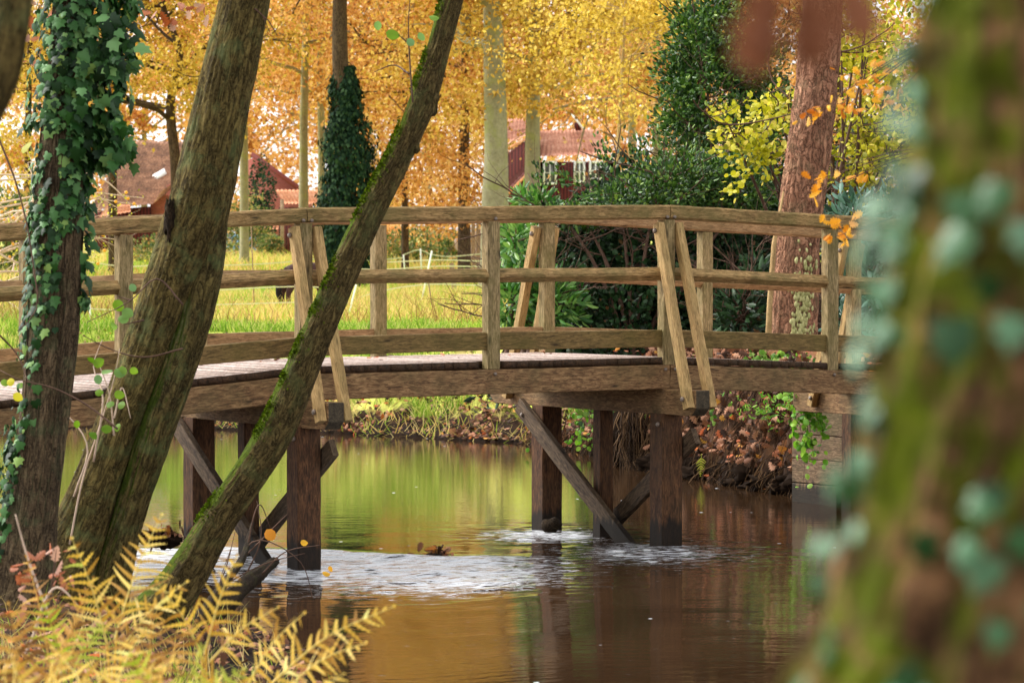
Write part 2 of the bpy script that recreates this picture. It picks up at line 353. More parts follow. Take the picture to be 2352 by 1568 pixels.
def brick(name, a, b, mortar, sc=3.2):
    t = NT(name); tc = t.n('TexCoord'); sx = t.n('SeparateXYZ'); t.l(tc.outputs['Object'], sx.inputs[0]); cx = t.n('CombineXYZ')
    t.l(sx.outputs['X'], cx.inputs[0]); t.l(sx.outputs['Z'], cx.inputs[1]); br = t.n('TexBrick'); t.l(cx.outputs[0], br.inputs['Vector'])
    br.inputs['Color1'].default_value = col4(a); br.inputs['Color2'].default_value = col4(b); br.inputs['Mortar'].default_value = col4(mortar)
    br.inputs['Scale'].default_value = sc; br.inputs['Mortar Size'].default_value = .012
    return t.out(t.bsdf(br.outputs['Color'], .9).outputs[0])
M['brick'] = brick('brick_red', S(166,88,78), S(190,108,94), S(180,144,130))
def boards(name, a, b):
    t = NT(name); tc = t.n('TexCoord'); w = t.n('TexWave', bands_direction='X'); w.inputs['Scale'].default_value = 1.6; t.l(tc.outputs['Object'], w.inputs['Vector'])
    c = t.ramp(w.outputs['Fac'], [(0, tuple(x*.4 for x in a)), (.12, a), (1, b)])
    return t.out(t.bsdf(c, .8).outputs[0])
M['boards'] = boards('red_boards', S(70,24,22), S(104,42,36))
# ------------------------------------------------------------------ stream and terrain
FB = np.array([(60,-24),(24,0),(8.2,12),(5.6,19),(4.45,23.3),(2.62,26.7),(2.36,27.2),(1.62,29.6),(1.15,31.2),(.75,33.6),(.12,35.5),(-1.42,37.1),(-3.0,38.4),(-5,39.6),(-9,41),(-20,43),(-70,50)], float)
NB = np.array([(-70,44),(-20,36),(-12,31),(-8,26.5),(-5.0,22.2),(-3.65,20.4),(-3.05,19.2),(-2.55,18.2),(-2.1,17.3),(-1.35,16.6),(-1.02,15.4),(-.85,14),(-.45,12.6),(.6,11),(2.6,9),(5.5,5.5),(9,-2),(26,-24)], float)
POLY = np.vstack([FB, NB])
def seg_dist(p, L):
    d = np.full(len(p), 1e9)
    for a, b in zip(L[:-1], L[1:]):
        ab = b-a; t = np.clip(((p-a)@ab)/(ab@ab), 0, 1); d = np.minimum(d, np.linalg.norm(p-a-t[:, None]*ab, axis=1))
    return d
def inside(p, poly):
    r = np.zeros(len(p), bool); n = len(poly)
    for i in range(n):
        a, b = poly[i], poly[(i+1) % n]
        c = ((a[1] > p[:, 1]) != (b[1] > p[:, 1])) & (p[:, 0] < (b[0]-a[0])*(p[:, 1]-a[1])/(b[1]-a[1]+1e-12)+a[0])
        r ^= c
    return r
def sstep(x, a, b): t = np.clip((x-a)/(b-a), 0, 1); return t*t*(3-2*t)
def height(x, y, full=False):
    x = np.atleast_1d(np.asarray(x, float)); y = np.atleast_1d(np.asarray(y, float)); p = np.stack([x, y], 1)
    dF = seg_dist(p, FB); dN = seg_dist(p, NB); ins = inside(p, POLY)
    p3 = np.stack([x, y, 0*x], 1); n = fbm(p3*1.7, 5, 4)-.5; n2 = fbm(p3*7, 8, 3)-.5
    far = dF < dN
    # far bank: steep muddy lip on the right part, grassy slope further left
    steep = 1-sstep(x, .3, 1.6)   # 0 = steep right, 1 = grass slope
    w = .35 + steep*1.7
    hf = .03 + 1.10*sstep(dF+n2*.5-.06, -.02, w) + .12*np.clip(dF/12, 0, 1)
    hn = .02 + .40*sstep(dN, 0, 2.2) + .02*np.clip(dN, 0, 6)
    hn = np.where(y > 18.5, .02+1.15*sstep(dN, 0, 1.0), hn)
    fld = 1.25*sstep(y, 30, 44)*(1-sstep(dN, 0, 4)*0)
    out = np.where(far, hf, hn)
    out = out + np.clip(y-62, 0, 400)*.0172*np.where(y > 62, 1, 0) + n*.16*sstep(np.minimum(dF, dN), 0, 1.5) + n2*.05
    und = -.12 - np.minimum(np.minimum(dF, dN)*.55, .9)
    h = np.where(ins, und, out)
    if full: return h, dF, dN, ins, far, steep
    return h
def H1(x, y): return float(height(x, y)[0])
def axis(fine0, fine1, step, lo, hi, g=1.12):
    a = list(np.arange(fine0, fine1+1e-6, step)); s = step; v = fine1
    while v < hi: s *= g; v += s; a.append(v)
    s = step; v = fine0; b = []
    while v > lo: s *= g; v -= s; b.append(v)
    return np.array(b[::-1]+a)
gx = axis(-6, 6.5, .09, -500, 500); gy = axis(8, 42, .09, -150, 880)
X, Y = np.meshgrid(gx, gy); hh, dF, dN, ins, far, steep = height(X.ravel(), Y.ravel(), True)
def gridq(nx, ny):
    i = np.arange(ny-1)[:, None]*nx; j = np.arange(nx-1)[None, :]
    return np.stack([i+j, i+j+1, i+nx+j+1, i+nx+j], -1).reshape(-1, 4)
gm = mesh('ground', np.stack([X.ravel(), Y.ravel(), hh], 1), gridq(len(gx), len(gy)), True)
gr = np.where(far, steep*sstep(dF, .25, .9)*1.0 + (1-steep)*sstep(Y.ravel(), 40, 44), 0)
gr = np.where(Y.ravel() > 42, 1, gr)
at = gm.attributes.new('grassy', 'FLOAT', 'POINT'); at.data.foreach_set('value', gr.astype(np.float32))
def ground_mat():
    t = NT('ground_soil'); g = t.n('NewGeometry'); a = t.n('Attribute'); a.attribute_name = 'grassy'; pos = g.outputs['Position']
    n = t.noise(pos, 6, 8, .65); n2 = t.noise(t.mapping(pos, (1, .25, 1)), .35, 5, .6); n3 = t.noise(pos, 35, 4)
    soil = t.ramp(n, [(.3, S(32,22,16)), (.5, S(66,47,34)), (.68, S(110,78,54))]); sz = t.n('SeparateXYZ'); t.l(pos, sz.inputs[0]); soil = t.mix(t.ramp(sz.outputs['Z'], [(.05, (.85,.85,.85)), (.40, (0,0,0))]), soil, S(24,18,13))
    gc = t.ramp(n2, [(.42, S(226,200,128)), (.5, S(190,196,84)), (.6, S(138,180,48))])
    gc = t.mix(.35, gc, t.ramp(n3, [(.3, S(90,120,30)), (.7, S(220,210,120))]))
    c = t.mix(t.ramp(t.mix(.6, a.outputs['Fac'], n), [(.50, (0,0,0)), (.66, (1,1,1))]), soil, gc)
    return t.out(t.bsdf(c, .95, t.bump(t.mix(.5, n, n3), .6, .03), .1).outputs[0])
tag(link('ground', gm, ground_mat()), kind='structure')
# water
def wmask(x, y):
    e = 21.75 - (x+2.5)*.28 + .12*np.sin(x*3)     # weir crest
    a = sstep(y, e-3.2, e-1.2)*(1-sstep(y, e-.1, e+.12))*sstep(x, -3.4, -2.8)*(1-sstep(x, -.25, .9))
    a = a*np.clip(.35+1.5*fbm(np.stack([x*1.0, y*1.6, 0*x], 1), 14, 3), 0, 1.05)
    q = ((x-.25)/.55)**2+((y-22.8)/.8)**2; b = np.exp(-q)
    q = ((x-.95)/.75)**2+((y-21.4)/1.1)**2; c = np.exp(-q)*.8
    return np.clip(np.maximum(a, np.maximum(b, c)), 0, 1), e
wx = axis(-3.4, 3.2, .026, -70, 45, 1.25); wy = axis(17.2, 24.4, .03, -25, 56, 1.12)
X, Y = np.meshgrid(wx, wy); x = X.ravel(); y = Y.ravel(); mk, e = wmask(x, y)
q3 = np.stack([x*4.5+y*.6, y*9, 0*x], 1)
rip = (vnoise(q3, 2)-.5)*.020 + (vnoise(q3*2.1, 3)-.5)*.012
big = (vnoise(np.stack([x*1.1, y*2.6, 0*x], 1), 4)-.5)
cr = np.exp(-((y-e+.15)/.16)**2)*sstep(x, -3.2, -2.6)*(1-sstep(x, -.3, .7))
band = sstep(x, -3.2, -2.7)*(1-sstep(x, -.6, .5))
zz = rip*mk + big*.014*mk + cr*.02 - band*.055*(1-sstep(y, e-2.2, e+.05))
calm = (vnoise(np.stack([x*2.0, y*3.6, 0*x], 1), 6)-.5)*.0035*np.clip((26-y)/6, 0, 1)
zz = (zz + calm*sstep(y, 12, 17))
wm = mesh('water', np.stack([x, y, zz], 1), gridq(len(wx), len(wy)), True)
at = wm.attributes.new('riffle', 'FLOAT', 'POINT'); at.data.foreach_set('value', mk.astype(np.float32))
def water_mat():
    t = NT('stream_water'); g = t.n('NewGeometry'); a = t.n('Attribute'); a.attribute_name = 'riffle'; pos = g.outputs['Position']
    n1 = t.noise(t.mapping(pos, (1.1, 3.0, 1)), 3.2, 4, .5); n2 = t.noise(t.mapping(pos, (1, 2.2, 1)), 13, 3, .5)
    nb = t.bump(n1, .055, .03); nb = t.bump(n2, .06, .008, nb)
    # floating froth flecks; white streaks paint the sky's reflection onto the riffle
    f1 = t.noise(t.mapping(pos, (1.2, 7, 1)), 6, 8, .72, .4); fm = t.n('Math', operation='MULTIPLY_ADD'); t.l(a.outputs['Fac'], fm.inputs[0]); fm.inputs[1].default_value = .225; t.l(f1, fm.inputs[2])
    sky_glint = t.ramp(fm.outputs[0], [(.67, (0,0,0)), (.72, (.95,.95,.95))])
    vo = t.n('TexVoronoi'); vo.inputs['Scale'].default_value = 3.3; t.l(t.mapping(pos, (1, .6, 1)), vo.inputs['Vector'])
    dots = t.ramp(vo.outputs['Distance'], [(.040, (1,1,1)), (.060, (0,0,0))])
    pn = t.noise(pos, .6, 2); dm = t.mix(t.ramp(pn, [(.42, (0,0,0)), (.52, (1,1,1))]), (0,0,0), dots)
    fo = t.mix(1, sky_glint, dm, 'LIGHTEN')
    cb = t.ramp(t.noise(pos, .5, 3), [(.35, (.026,.013,.006)), (.65, (.050,.026,.012))])
    w = t.bsdf(cb, .02, nb, .5); w.inputs['IOR'].default_value = 1.333
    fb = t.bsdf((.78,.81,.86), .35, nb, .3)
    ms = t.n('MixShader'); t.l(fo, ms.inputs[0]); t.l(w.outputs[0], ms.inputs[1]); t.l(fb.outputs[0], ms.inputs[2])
    return t.out(ms.outputs[0])
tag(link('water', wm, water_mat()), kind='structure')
# ------------------------------------------------------------------ bridge
A31 = math.radians(31); BU = np.array([math.cos(A31), math.sin(A31), 0]); BV = np.array([-math.sin(A31), math.cos(A31), 0]); BO = np.array([1.084, 22.0, 0])
def B(u, v, zrel): q = BO+BU*u+BV*v; return np.array([q[0], q[1], HC+zrel])
UN = [-5.7, -2.86, -1.43, 0, 1.43, 2.86, 4.4]
PROF = dict(rail=[.285,.468,.494,.520,.465,.41,.35], mid=[-.135,.012,.020,.034,-.022,-.075,-.13],
            toe=[-.565,-.384,-.361,-.357,-.406,-.46,-.52], deck=[-.815,-.575,-.56,-.55,-.611,-.675,-.74])
def prof(k, u): return float(np.interp(u, UN, PROF[k]))
bridge = empty('wooden_bridge', (BO[0], BO[1], 0), 'weathered timber footbridge with wooden railings crossing the brown stream', 'bridge')
def timber(name, p0, p1, prf, mat, parent, up=(0,0,1), jit=.0016, rough_ends=False):
    """prf: list of (y,z) section points; local X runs along the timber"""
    p0 = np.array(p0, float); p1 = np.array(p1, float); L = np.linalg.norm(p1-p0); ax = (p1-p0)/L
    zz = np.array(up, float); zz -= ax*np.dot(zz, ax); zz /= np.linalg.norm(zz); yy = np.cross(zz, ax)
    n = max(2, int(L/.12)+1); k = len(prf); prf = np.array(prf); V = []
    for i in range(n):
        x = L*i/(n-1); ins = .985 if i in (0, n-1) else 1
        for j, (a, b) in enumerate(prf):
            V.append((x-L/2, a*ins+R.uniform(-jit, jit), b*ins+R.uniform(-jit, jit)))
    Fc = []
    for i in range(n-1):
        for j in range(k): Fc.append((i*k+j, (i+1)*k+j, (i+1)*k+(j+1) % k, i*k+(j+1) % k))
    Fc.append(tuple(range(k))); Fc.append(tuple((n-1)*k+j for j in reversed(range(k))))
    me = mesh(name, V, Fc); o = link(name, me, mat, parent); c = (p0+p1)/2
    m = Matrix(((ax[0], yy[0], zz[0], c[0]), (ax[1], yy[1], zz[1], c[1]), (ax[2], yy[2], zz[2], c[2]), (0,0,0,1)))
    o.matrix_basis = m; return o
def rect(w, h, b=.006, zo=0):
    w /= 2; h /= 2; return [(-w+b,-h+zo),(w-b,-h+zo),(w,-h+b+zo),(w,h-b+zo),(w-b,h+zo),(-w+b,h+zo),(-w,h-b+zo),(-w,-h+b+zo)]
def diam(s, b=.010): return [(-s+b,-b),(-b,-s+b),(b,-s+b),(s-b,-b),(s-b,b),(b,s-b),(-b,s-b),(-s+b,b)]
PW = .095
POSTS = [-5.55, -4.14, -2.86, -1.43, 0, 1.43, 2.86, 4.2]
PIERS = [-2.86, 0, 2.86]
def bolt(p, d, r=.011, h=.012, parent=bridge):
    r *= 1.3; h *= 1.3; mb = MB(); d = np.array(d, float); d /= np.linalg.norm(d); tube(mb, [p-d*.004, p+d*h*.6, p+d*h], [r, r, r*.7], 6); return mb.obj('bolt', M['steel'], parent)
for v, side in ((0, -1), (1.6, 1)):
    rm = M['rail'] if side < 0 else M['rail_far']
    for a, b in ((-5.7, -2.86), (-2.86, 0), (0, 2.86), (2.86, 4.4)):
        g = .003
        kn = [a+g]+([1.43] if (a, b) == (0, 2.86) and False else [])+[b-g]
        for u0, u1 in zip(kn[:-1], kn[1:]):
            timber('top_rail', B(u0, v, prof('rail', u0)-.052), B(u1, v, prof('rail', u1)-.052), rect(.112, .100, .013), rm, bridge)
    for a, b in zip(POSTS[:-1], POSTS[1:]):
        e = PW/2-.012
        timber('mid_rail', B(a+e, v, prof('mid', a)), B(b-e, v, prof('mid', b)), diam(.056), rm, bridge)
        timber('toe_board', B(a+e, v, prof('toe', a)-.062), B(b-e, v, prof('toe', b)-.062), rect(.045, .122), M['toe'] if side < 0 else M['rail_far'], bridge)
    for u in POSTS:
        zt = prof('rail', u)-.106; zb = prof('deck', u)-.05
        timber('post', B(u, v, zb-.002), B(u, v+0, zt), rect(PW, PW, .008), M['post'], bridge, up=tuple(-BV))
    for a, b in ((-5.7, -2.86), (-2.86, 0), (0, 2.86), (2.86, 4.4)):
        o = timber('main_beam', B(a+.003, v, prof('deck', a)-.137), B(b-.003, v, prof('deck', b)-.137), rect(.10, .168), M['beam'], bridge)
    for u in PIERS:
        zc = prof('deck', u)-.222; zt = prof('rail', u)-.135
        for s in (-1, 1):
            top = B(u+s*.080, v+side*.02, zt); bot = B(u+s*.094, v+side*.425, zc-.125)
            br_ = timber('slanted_brace', bot, top, rect(.058, .072, .005), M['brace'], bridge, up=tuple(BV))
            if s < 0:
                bolt(B(u-.112, v+side*.03, zt-.05), -BU, .014, parent=br_); bolt(B(u-.126, v+side*.395, zc-.06), -BU, .014, parent=br_)
    if side < 0:
        for u in (-2.86, -1.43, 0, 1.43):
            for s in ((-.03, .03) if u in PIERS else (0,)):
                bolt(B(u+s, v-.056, prof('rail', u)-.088), -BV, .010)
                bolt(B(u+s*1.4, v-.050, prof('deck', u)-.085), -BV, .010)
for v in (.55, 1.08):
    for a, b in ((-5.7, -2.86), (-2.86, 0), (0, 2.86)):
        timber('inner_beam', B(a+.003, v, prof('deck', a)-.137), B(b-.003, v, prof('deck', b)-.137), rect(.10, .165), M['beam'], bridge)
# deck planks, one mesh: pattern of boards
mb = MB(); u = -5.65; jr = random.Random(3)
while u < 4.3:
    w = jr.choice((.075, .095, .11, .125, .10)); uc = u+w/2; z0 = prof('deck', u+.002); z1 = prof('deck', u+w-.003); e0 = -.040+jr.uniform(-.004, .006); dz = jr.uniform(-.0012, .0012)
    cut = any(abs(uc-p) < (PW+w)/2 for p in POSTS)
    va = .052 if cut else e0; vb = 1.548 if cut else 1.64+jr.uniform(-.004, .006)
    V = []
    for uu, zt in ((u+.0012, z0), (u+w-.0012, z1)):
        for vv in (va, vb):
            for zz_ in (zt-.046, zt): V.append(B(uu, vv, zz_+dz))
    mb.add(V, None, [(0,1,3,2),(4,6,7,5),(0,4,5,1),(2,3,7,6),(0,2,6,4),(1,5,7,3)])
    u += w
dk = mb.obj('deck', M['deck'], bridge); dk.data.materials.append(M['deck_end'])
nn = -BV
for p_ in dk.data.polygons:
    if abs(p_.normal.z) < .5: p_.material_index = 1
# piers
for pi, u in enumerate(PIERS):
    zc = prof('deck', u)-.222; w = .12; h = .178
    # cap beam with chamfered undersides at both ends
    a, b = -.455, 2.33; pr = [(a, 0), (a, -.125), (a+.06, -h), (b-.06, -h), (b, -.125), (b, 0)]
    V = []; 
    for s in (-1, 1):
        for (vv, zz_) in pr: V.append(((vv), s*w/2, zz_))
    Fc = [tuple(range(6)), tuple(reversed(range(6, 12)))]+[(k, k+6, (k+1) % 6+6, (k+1) % 6) for k in range(6)]
    o = link('pier_cap', mesh('pier_cap', V, [tuple(reversed(f)) for f in Fc]), M['beam'], bridge); o.data.materials.append(M['endg'])
    q = B(u, 0, zc-.0)
    o.matrix_basis = Matrix(((BV[0], BU[0], 0, q[0]), (BV[1], BU[1], 0, q[1]), (0, 0, 1, q[2]), (0,0,0,1)))
    for p_ in o.data.polygons:
        if abs(p_.normal.x) > .6 and abs(p_.normal.y) < .3: p_.material_index = 1
    bv = o.modifiers.new('b', 'BEVEL'); bv.width = .005; bv.segments = 1
    zl = zc-h+.004
    for v, s in ((0, .172), (.82, .112), (1.6, .172)):
        if pi == 2: s *= .8
        timber('pile', B(u, v, -HC-.9), B(u, v, zl), rect(s, s, .010), M['pile'], bridge, up=tuple(-BV))
    if pi == 2: continue
    timber('cross_brace', B(u-.116, 1.80, zl-.00), B(u-.116, .16, -HC-.12), rect(.045, .125, .004), M['cross'], bridge)
    timber('cross_brace', B(u+.116, -.20, -1.10), B(u+.116, 1.25, -HC-.14), rect(.045, .125, .004), M['cross'], bridge)
    bolt(B(u-.092, -.04, zc-h-.07), -BU, .013); bolt(B(u-.140, 1.72, zl-.07), -BU, .013)
# ------------------------------------------------------------------ retaining wall at the right bank
w0 = B(3.32, 3.02, 0)[:2]; wd = -BV[:2]
wall = empty('timber_retaining_wall', (w0[0], w0[1], 0), 'retaining wall of stacked planks holding the right bank under the bridge', 'retaining wall')
for k in range(6):
    z0 = -.45+k*.205
    for s in range(2):
        a = np.array([*(w0+wd*(s*2.0+.004)), z0+.1]); b = np.array([*(w0+wd*(s*2.0+1.996)), z0+.1+R.uniform(-.012, .012)])
        if k == 2 and s == 0: b = np.array([*(w0+wd*.62), z0+.1])
        timber('plank', a, b, rect(.05, .199), M['wallwood'], wall)
for s in (.95, 1.55, 2.9):
    a = w0+wd*s - BU[:2]*.075; timber('stake', (a[0], a[1], -.8), (a[0], a[1], .86), rect(.10, .10, .008), M['pile'], wall, up=tuple(-BV))
# end posts / approach rail beyond the bridge on the right
# ------------------------------------------------------------------ near tree trunks
def trunk(name, pts, seg, n, amp, mat, parent, seed, cu=5, cl=3):
    """pts: (px, py, d, half width px)"""
    pp = [P(a, b, d) for a, b, d, r in pts]; rr = [r*d/F for a, b, d, r in pts]
    c, r = catmull(pp, rr, n); mb = MB(); tube(mb, c, r, seg, bark_disp(seed, amp, cu, cl))
    return mb.obj(name, mat, parent, True), c, r
dB = 15.6
big = empty('forked_tree', P(215, 1330, dB), 'thick brown ridged trunk splitting into two stems near its foot, leaning right across the railing', 'tree')
tr_big, cb_, rb_ = trunk('trunk', [(110,1480,dB,92),(158,1290,dB,82),(193,1200,dB,70),(268,1000,dB,60),(350,784,dB,65),(402,640,dB,72),(458,480,dB,76),(508,240,dB,64),(560,0,dB,58),(620,-300,dB,50),(660,-700,dB,40),(690,-1200,dB,26)], 110, 420, .010, M['bark_oak'], big, 21)
trunk('stem', [(235,1480,dB+.02,56),(262,1300,dB,47),(290,1200,dB-.02,40),(355,1000,dB-.04,42),(430,784,dB-.03,44),(470,620,dB,46),(490,500,dB+.03,38),(505,400,dB+.08,24)], 80, 220, .009, M['bark_stem'], big, 33)
dT = 16.0
thin = empty('leaning_tree', P(415, 1345, dT), 'slender mossy trunk leaning steeply to the right in front of the bridge', 'tree')
tr_thin, ct_, rt_ = trunk('trunk', [(320,1460,dT,66),(410,1345,dT,54),(498,1200,dT,44),(628,1000,dT,43),(722,784,dT,38),(862,470,dT,33),(930,330,dT,31),(972,225,dT,33),(1010,100,dT,29),(1038,0,dT,28),(1085,-200,dT,25),(1150,-600,dT,18)], 72, 300, .007, M['bark_thin'], thin, 41)
# knots and the broken stub on the big trunk
def blob(mb, c, r, seed, sq=(1,1,1), ns=10, nr=8, amp=.35, fr=2.0):
    th = np.linspace(0, math.pi, nr); ph = np.linspace(0, 2*math.pi, ns, endpoint=False); V = []
    for a in th:
        for b in ph: V.append((math.sin(a)*math.cos(b), math.sin(a)*math.sin(b), math.cos(a)))
    V = np.array(V); rr = 1+(vnoise(V*fr+seed*3.7, seed)-.5)*2*amp; V = V*rr[:, None]*np.array(sq)*r+np.array(c)
    Q = [(i*ns+j, (i+1)*ns+j, (i+1)*ns+(j+1) % ns, i*ns+(j+1) % ns) for i in range(nr-1) for j in range(ns)]
    return mb.add(V, None, Q)
mb = MB(); blob(mb, P(390,505,dB-.12), .028, 2, (1,1,3.6), 14, 14, .7, 5); mb.obj('bark_wound', M['log'], big, True)
mb = MB(); blob(mb, P(981,236,dT+.0), .055, 3, (1,1,1.5), 16, 12, .5, 3); blob(mb, P(934,326,dT-.0), .058, 5, (1,.9,1.3), 16, 12, .5, 3); mb.obj('knot', M['bark_thin'], thin, True)
# moss cushions along the upper-left side of the leaning trunk
mb = MB(); n = 6000; t_ = NR.beta(1.3, 1.5, n)*.66+.10; t_ = t_[fbm(np.stack([t_*26, 0*t_, 0*t_], 1), 4, 3) > .47]; n = len(t_); ii = (t_*(len(ct_)-1)).astype(int); a_ = NR.normal(0, .5, n)
dr = np.stack([-.85*np.cos(a_), np.sin(a_)-.15, .53*np.cos(a_)], 1); dr /= np.linalg.norm(dr, axis=1)[:, None]; T_ = np.gradient(ct_, axis=0)[ii]
pos = ct_[ii]+dr*(rt_[ii]*.96)[:, None]+T_*NR.uniform(-1, 1, n)[:, None]; leaves(mb, DIA, pos, dr+rdir(n)*.8, rdir(n), NR.uniform(.008, .022, n))
mb.obj('moss', leafm('moss_green', [(0, S(54,70,10)), (1, S(112,136,22))], .0, .95, .05), thin, True)['kind'] = 'stuff'
dI = 14.6
ivyt = empty('ivy_tree', P(60, 1320, dI), 'straight trunk half covered in climbing green ivy at the left edge', 'tree')
tr_ivy, ci_, ri_ = trunk('trunk', [(15,1480,dI,96),(45,1310,dI,84),(65,1200,dI,70),(95,1000,dI,60),(118,784,dI,59),(135,480,dI,57),(146,300,dI,52),(170,0,dI,50),(190,-300,dI,46),(205,-900,dI,34)], 84, 300, .008, M['bark_ivy'], ivyt, 51, 6, 2)
# ivy leaves
mb = MB()
def ivy_patch(n, y0, y1, x0f, x1f, size, out=(.0, .02), d=dI, c=ci_, r=ri_, tpl=IVY, mbx=None, lens=None):
    """leaves on the camera side of the trunk between photo rows y0..y1 and lateral fractions x0f..x1f of the radius"""
    ys = NR.uniform(y0, y1, n); cz = c[:, 2]; zz_ = np.array([P(0, yy, d)[2] for yy in ys]); o_ = np.argsort(cz)
    cx = np.interp(zz_, cz[o_], c[o_, 0]); cy = np.interp(zz_, cz[o_], c[o_, 1]); rr = np.interp(zz_, cz[o_], r[o_])
    f = NR.uniform(x0f, x1f, n); fc = np.clip(f, -1, 1); dep = -np.sqrt(1-fc**2)*rr*np.where(np.abs(f) > 1, 0, 1)
    side = NR.choice([1, 1, 1, -1], n); dep *= side
    ex = NR.uniform(out[0], out[1], n)
    nr = np.stack([fc, -np.sqrt(1-fc**2)*side, 0*fc], 1); pos = np.stack([cx+f*rr, cy+dep, zz_], 1)+nr*ex[:, None]
    nr = nr+rdir(n)*.45+np.array([-.1,-.35,.35]); ax = rdir(n)*.55+np.array([0,-.2,-1.0])
    leaves(mbx, tpl, pos, ax, nr, NR.uniform(size*.45, size*1.35, n))
ivy_patch(1300, -500, 300, -1.4, 1.6, .050, (0, .07), mbx=mb)
ivy_patch(560, -200, 350, .4, 2.15, .060, (0, .12), mbx=mb)
ivy_patch(120, 250, 380, .9, 2.1, .075, (0, .05), mbx=mb)
ivy_patch(150, 290, 520, .1, 1.25, .050, mbx=mb)
ivy_patch(130, 330, 620, -1.25, -.4, .050, mbx=mb)
ivy_patch(210, 480, 760, -1.15, .25, .044, mbx=mb)
ivy_patch(80, 700, 1000, -1.2, -.2, .042, mbx=mb)
ivy_patch(240, 950, 1330, -1.3, -.45, .045, (0, .04), mbx=mb)
ivy_patch(40, 400, 700, .9, 1.3, .060, mbx=mb)
# sprays to the right
for (a, b, c_, e_) in ((230,150,310,120),(230,330,300,345),(240,60,300,90),(250,220,285,330)):
    n = 22; t_ = NR.uniform(0, 1, n); pos = np.array([P(a+(c_-a)*t+NR.normal(0, 9), b+(e_-b)*t+NR.normal(0, 14), dI-.15+NR.normal(0, .06)) for t in t_])
    leaves(mb, IVY, pos, rdir(n)*.6+np.array([.4,0,-.8]), rdir(n)*.6+np.array([0,-.7,.4]), NR.uniform(.05, .085, n))
mb.obj('ivy', M['ivy'], ivyt)
# ivy stems on bark
mb = MB()
for k in range(4):
    ph = R.uniform(-1, 1); pts = []
    for i in range(4, 290, 6):
        f = max(-.95, min(.95, ph+.35*math.sin(i*.03+k))); pts.append(ci_[i]+np.array([f*ri_[i], -math.sqrt(1-f*f)*ri_[i]-.001, 0]))
    tube(mb, pts, [.0035]*len(pts), 5)
mb.obj('ivy_stem', M['bark_ivy'], ivyt, True)
# dark curved trunk in the upper left corner
dc = 6.0
corner = empty('corner_tree', (P(-170,0,dc)[0], dc, H1(P(-170,0,dc)[0], dc)), 'blurred crooked brown branch curving down in the top left corner', 'tree')
g0 = P(-200,0,dc); g0[2] = corner.location[2]-.1
cc, rr = catmull([g0, P(-230,1100,dc), P(-150,600,dc), P(-60,330,dc), P(5,180,dc), P(22,0,dc), P(60,-300,dc), P(140,-900,dc)], [.07,.055,.05,.034,.036,.046,.042,.03], 160)
mb = MB(); tube(mb, cc, rr, 40, bark_disp(5, .006)); mb.obj('trunk', M['bark_oak'], corner, True)
# big blurred ivy-clad trunk on the right
dn = 1.62; ex_ = [(2085,-300),(2080,0),(2058,300),(2015,600),(1965,900),(1912,1150),(1870,1350),(1820,1568),(1735,1850)]
near = empty('near_tree', (P(2330,1568,dn)[0], dn, H1(P(2330,1568,dn)[0], dn)), 'large blurred mossy trunk with ivy filling the right edge', 'tree')
hw = 430*dn/F; pts = [P(x_+440, y_, dn) for x_, y_ in ex_]; rs = [430*dn/F]*7+[450*dn/F, 480*dn/F]
g1 = pts[-1].copy(); g1[2] = near.location[2]-.15; g1[0] -= .05; pts.append(g1); rs.append(.15)
g2 = P(2600,-6000,dn); pts.insert(0, g2); rs.insert(0, .075)
cn, rn = catmull(pts, rs, 1000); mb = MB(); tube(mb, cn, rn, 90, bark_disp(15, .011, 4, 14)); mb.obj('trunk', M['bark_near'], near, True)
mb = MB(); oz = np.argsort(cn[:, 2])
def near_ivy(n, f0, f1, y0, y1, s0, s1, out):
    for k in range(n):
        yy = NR.uniform(y0, y1); z_ = P(0, yy, dn)[2]; cx = np.interp(z_, cn[oz, 2], cn[oz, 0]); r = np.interp(z_, cn[oz, 2], rn[oz]); f = NR.uniform(f0, f1); fc = np.clip(f, -1, 1)
        n_ = np.array([fc, -math.sqrt(max(0, 1-fc*fc)), 0]); p = np.array([cx, dn, z_])+n_*(r+NR.uniform(.002, out)); p[0] += (f-fc)*r
        leaves(mb, IVY, p[None], (rdir(1)*.5+np.array([0,-.1,-.9])), (n_+rdir(1)*.4+np.array([0,-.3,.5])), NR.uniform(s0, s1))
near_ivy(46, -1.05, -.90, -100, 1000, .009, .018, .004)
near_ivy(9, -1.05, -.95, 400, 640, .014, .022, .014)
near_ivy(18, -1.03, -.90, 1000, 1600, .010, .018, .006)
near_ivy(7, -.8, -.3, 400, 800, .018, .026, .006)
near_ivy(10, -.7, .1, 1150, 1600, .014, .022, .006)
near_ivy(4, -.4, 0, 1000, 1300, .014, .022, .006)
near_ivy(6, -.5, .6, -200, 300, .016, .022, .006)
mb.obj('ivy', M['ivy_near'], near)
# blurred brown oak leaves hanging at top
M['dull'] = leafm('oak_leaf_dull_brown', [(0, S(112,62,34)), (.5, S(134,84,58)), (1, S(170,130,112))], .25, .6, .3)
d = 1.4
tw = empty('oak_twig', P(1830,-60,d), 'out of focus twig of rust brown oak leaves hanging from the top', 'twig')
mb = MB(); tube(mb, [P(2500,-420,d+.25), P(2150,-210,d+.05), P(1960,-120,d), P(1800,-80,d)], [.003,.0022,.0018,.001], 8); mb.obj('stem', M['twig'], tw, True)
for (a, b, ax, s, nn_) in ((1790,-95,(-.2,0,-1),.066,(.6,-.8,.1)),(1850,-60,(.05,.1,-1),.052,(-.5,-.8,.2)),(1930,-100,(.35,0,-1),.050,(.2,-1,.3)),(1760,-60,(-.3,.1,-1),.052,(-.9,-.5,.1))):
    mb = MB(); leaves(mb, OAK, P(a, b, d)[None], np.array([ax]), np.array([nn_]), s*.86); mb.obj('leaf', M['dull'], tw)
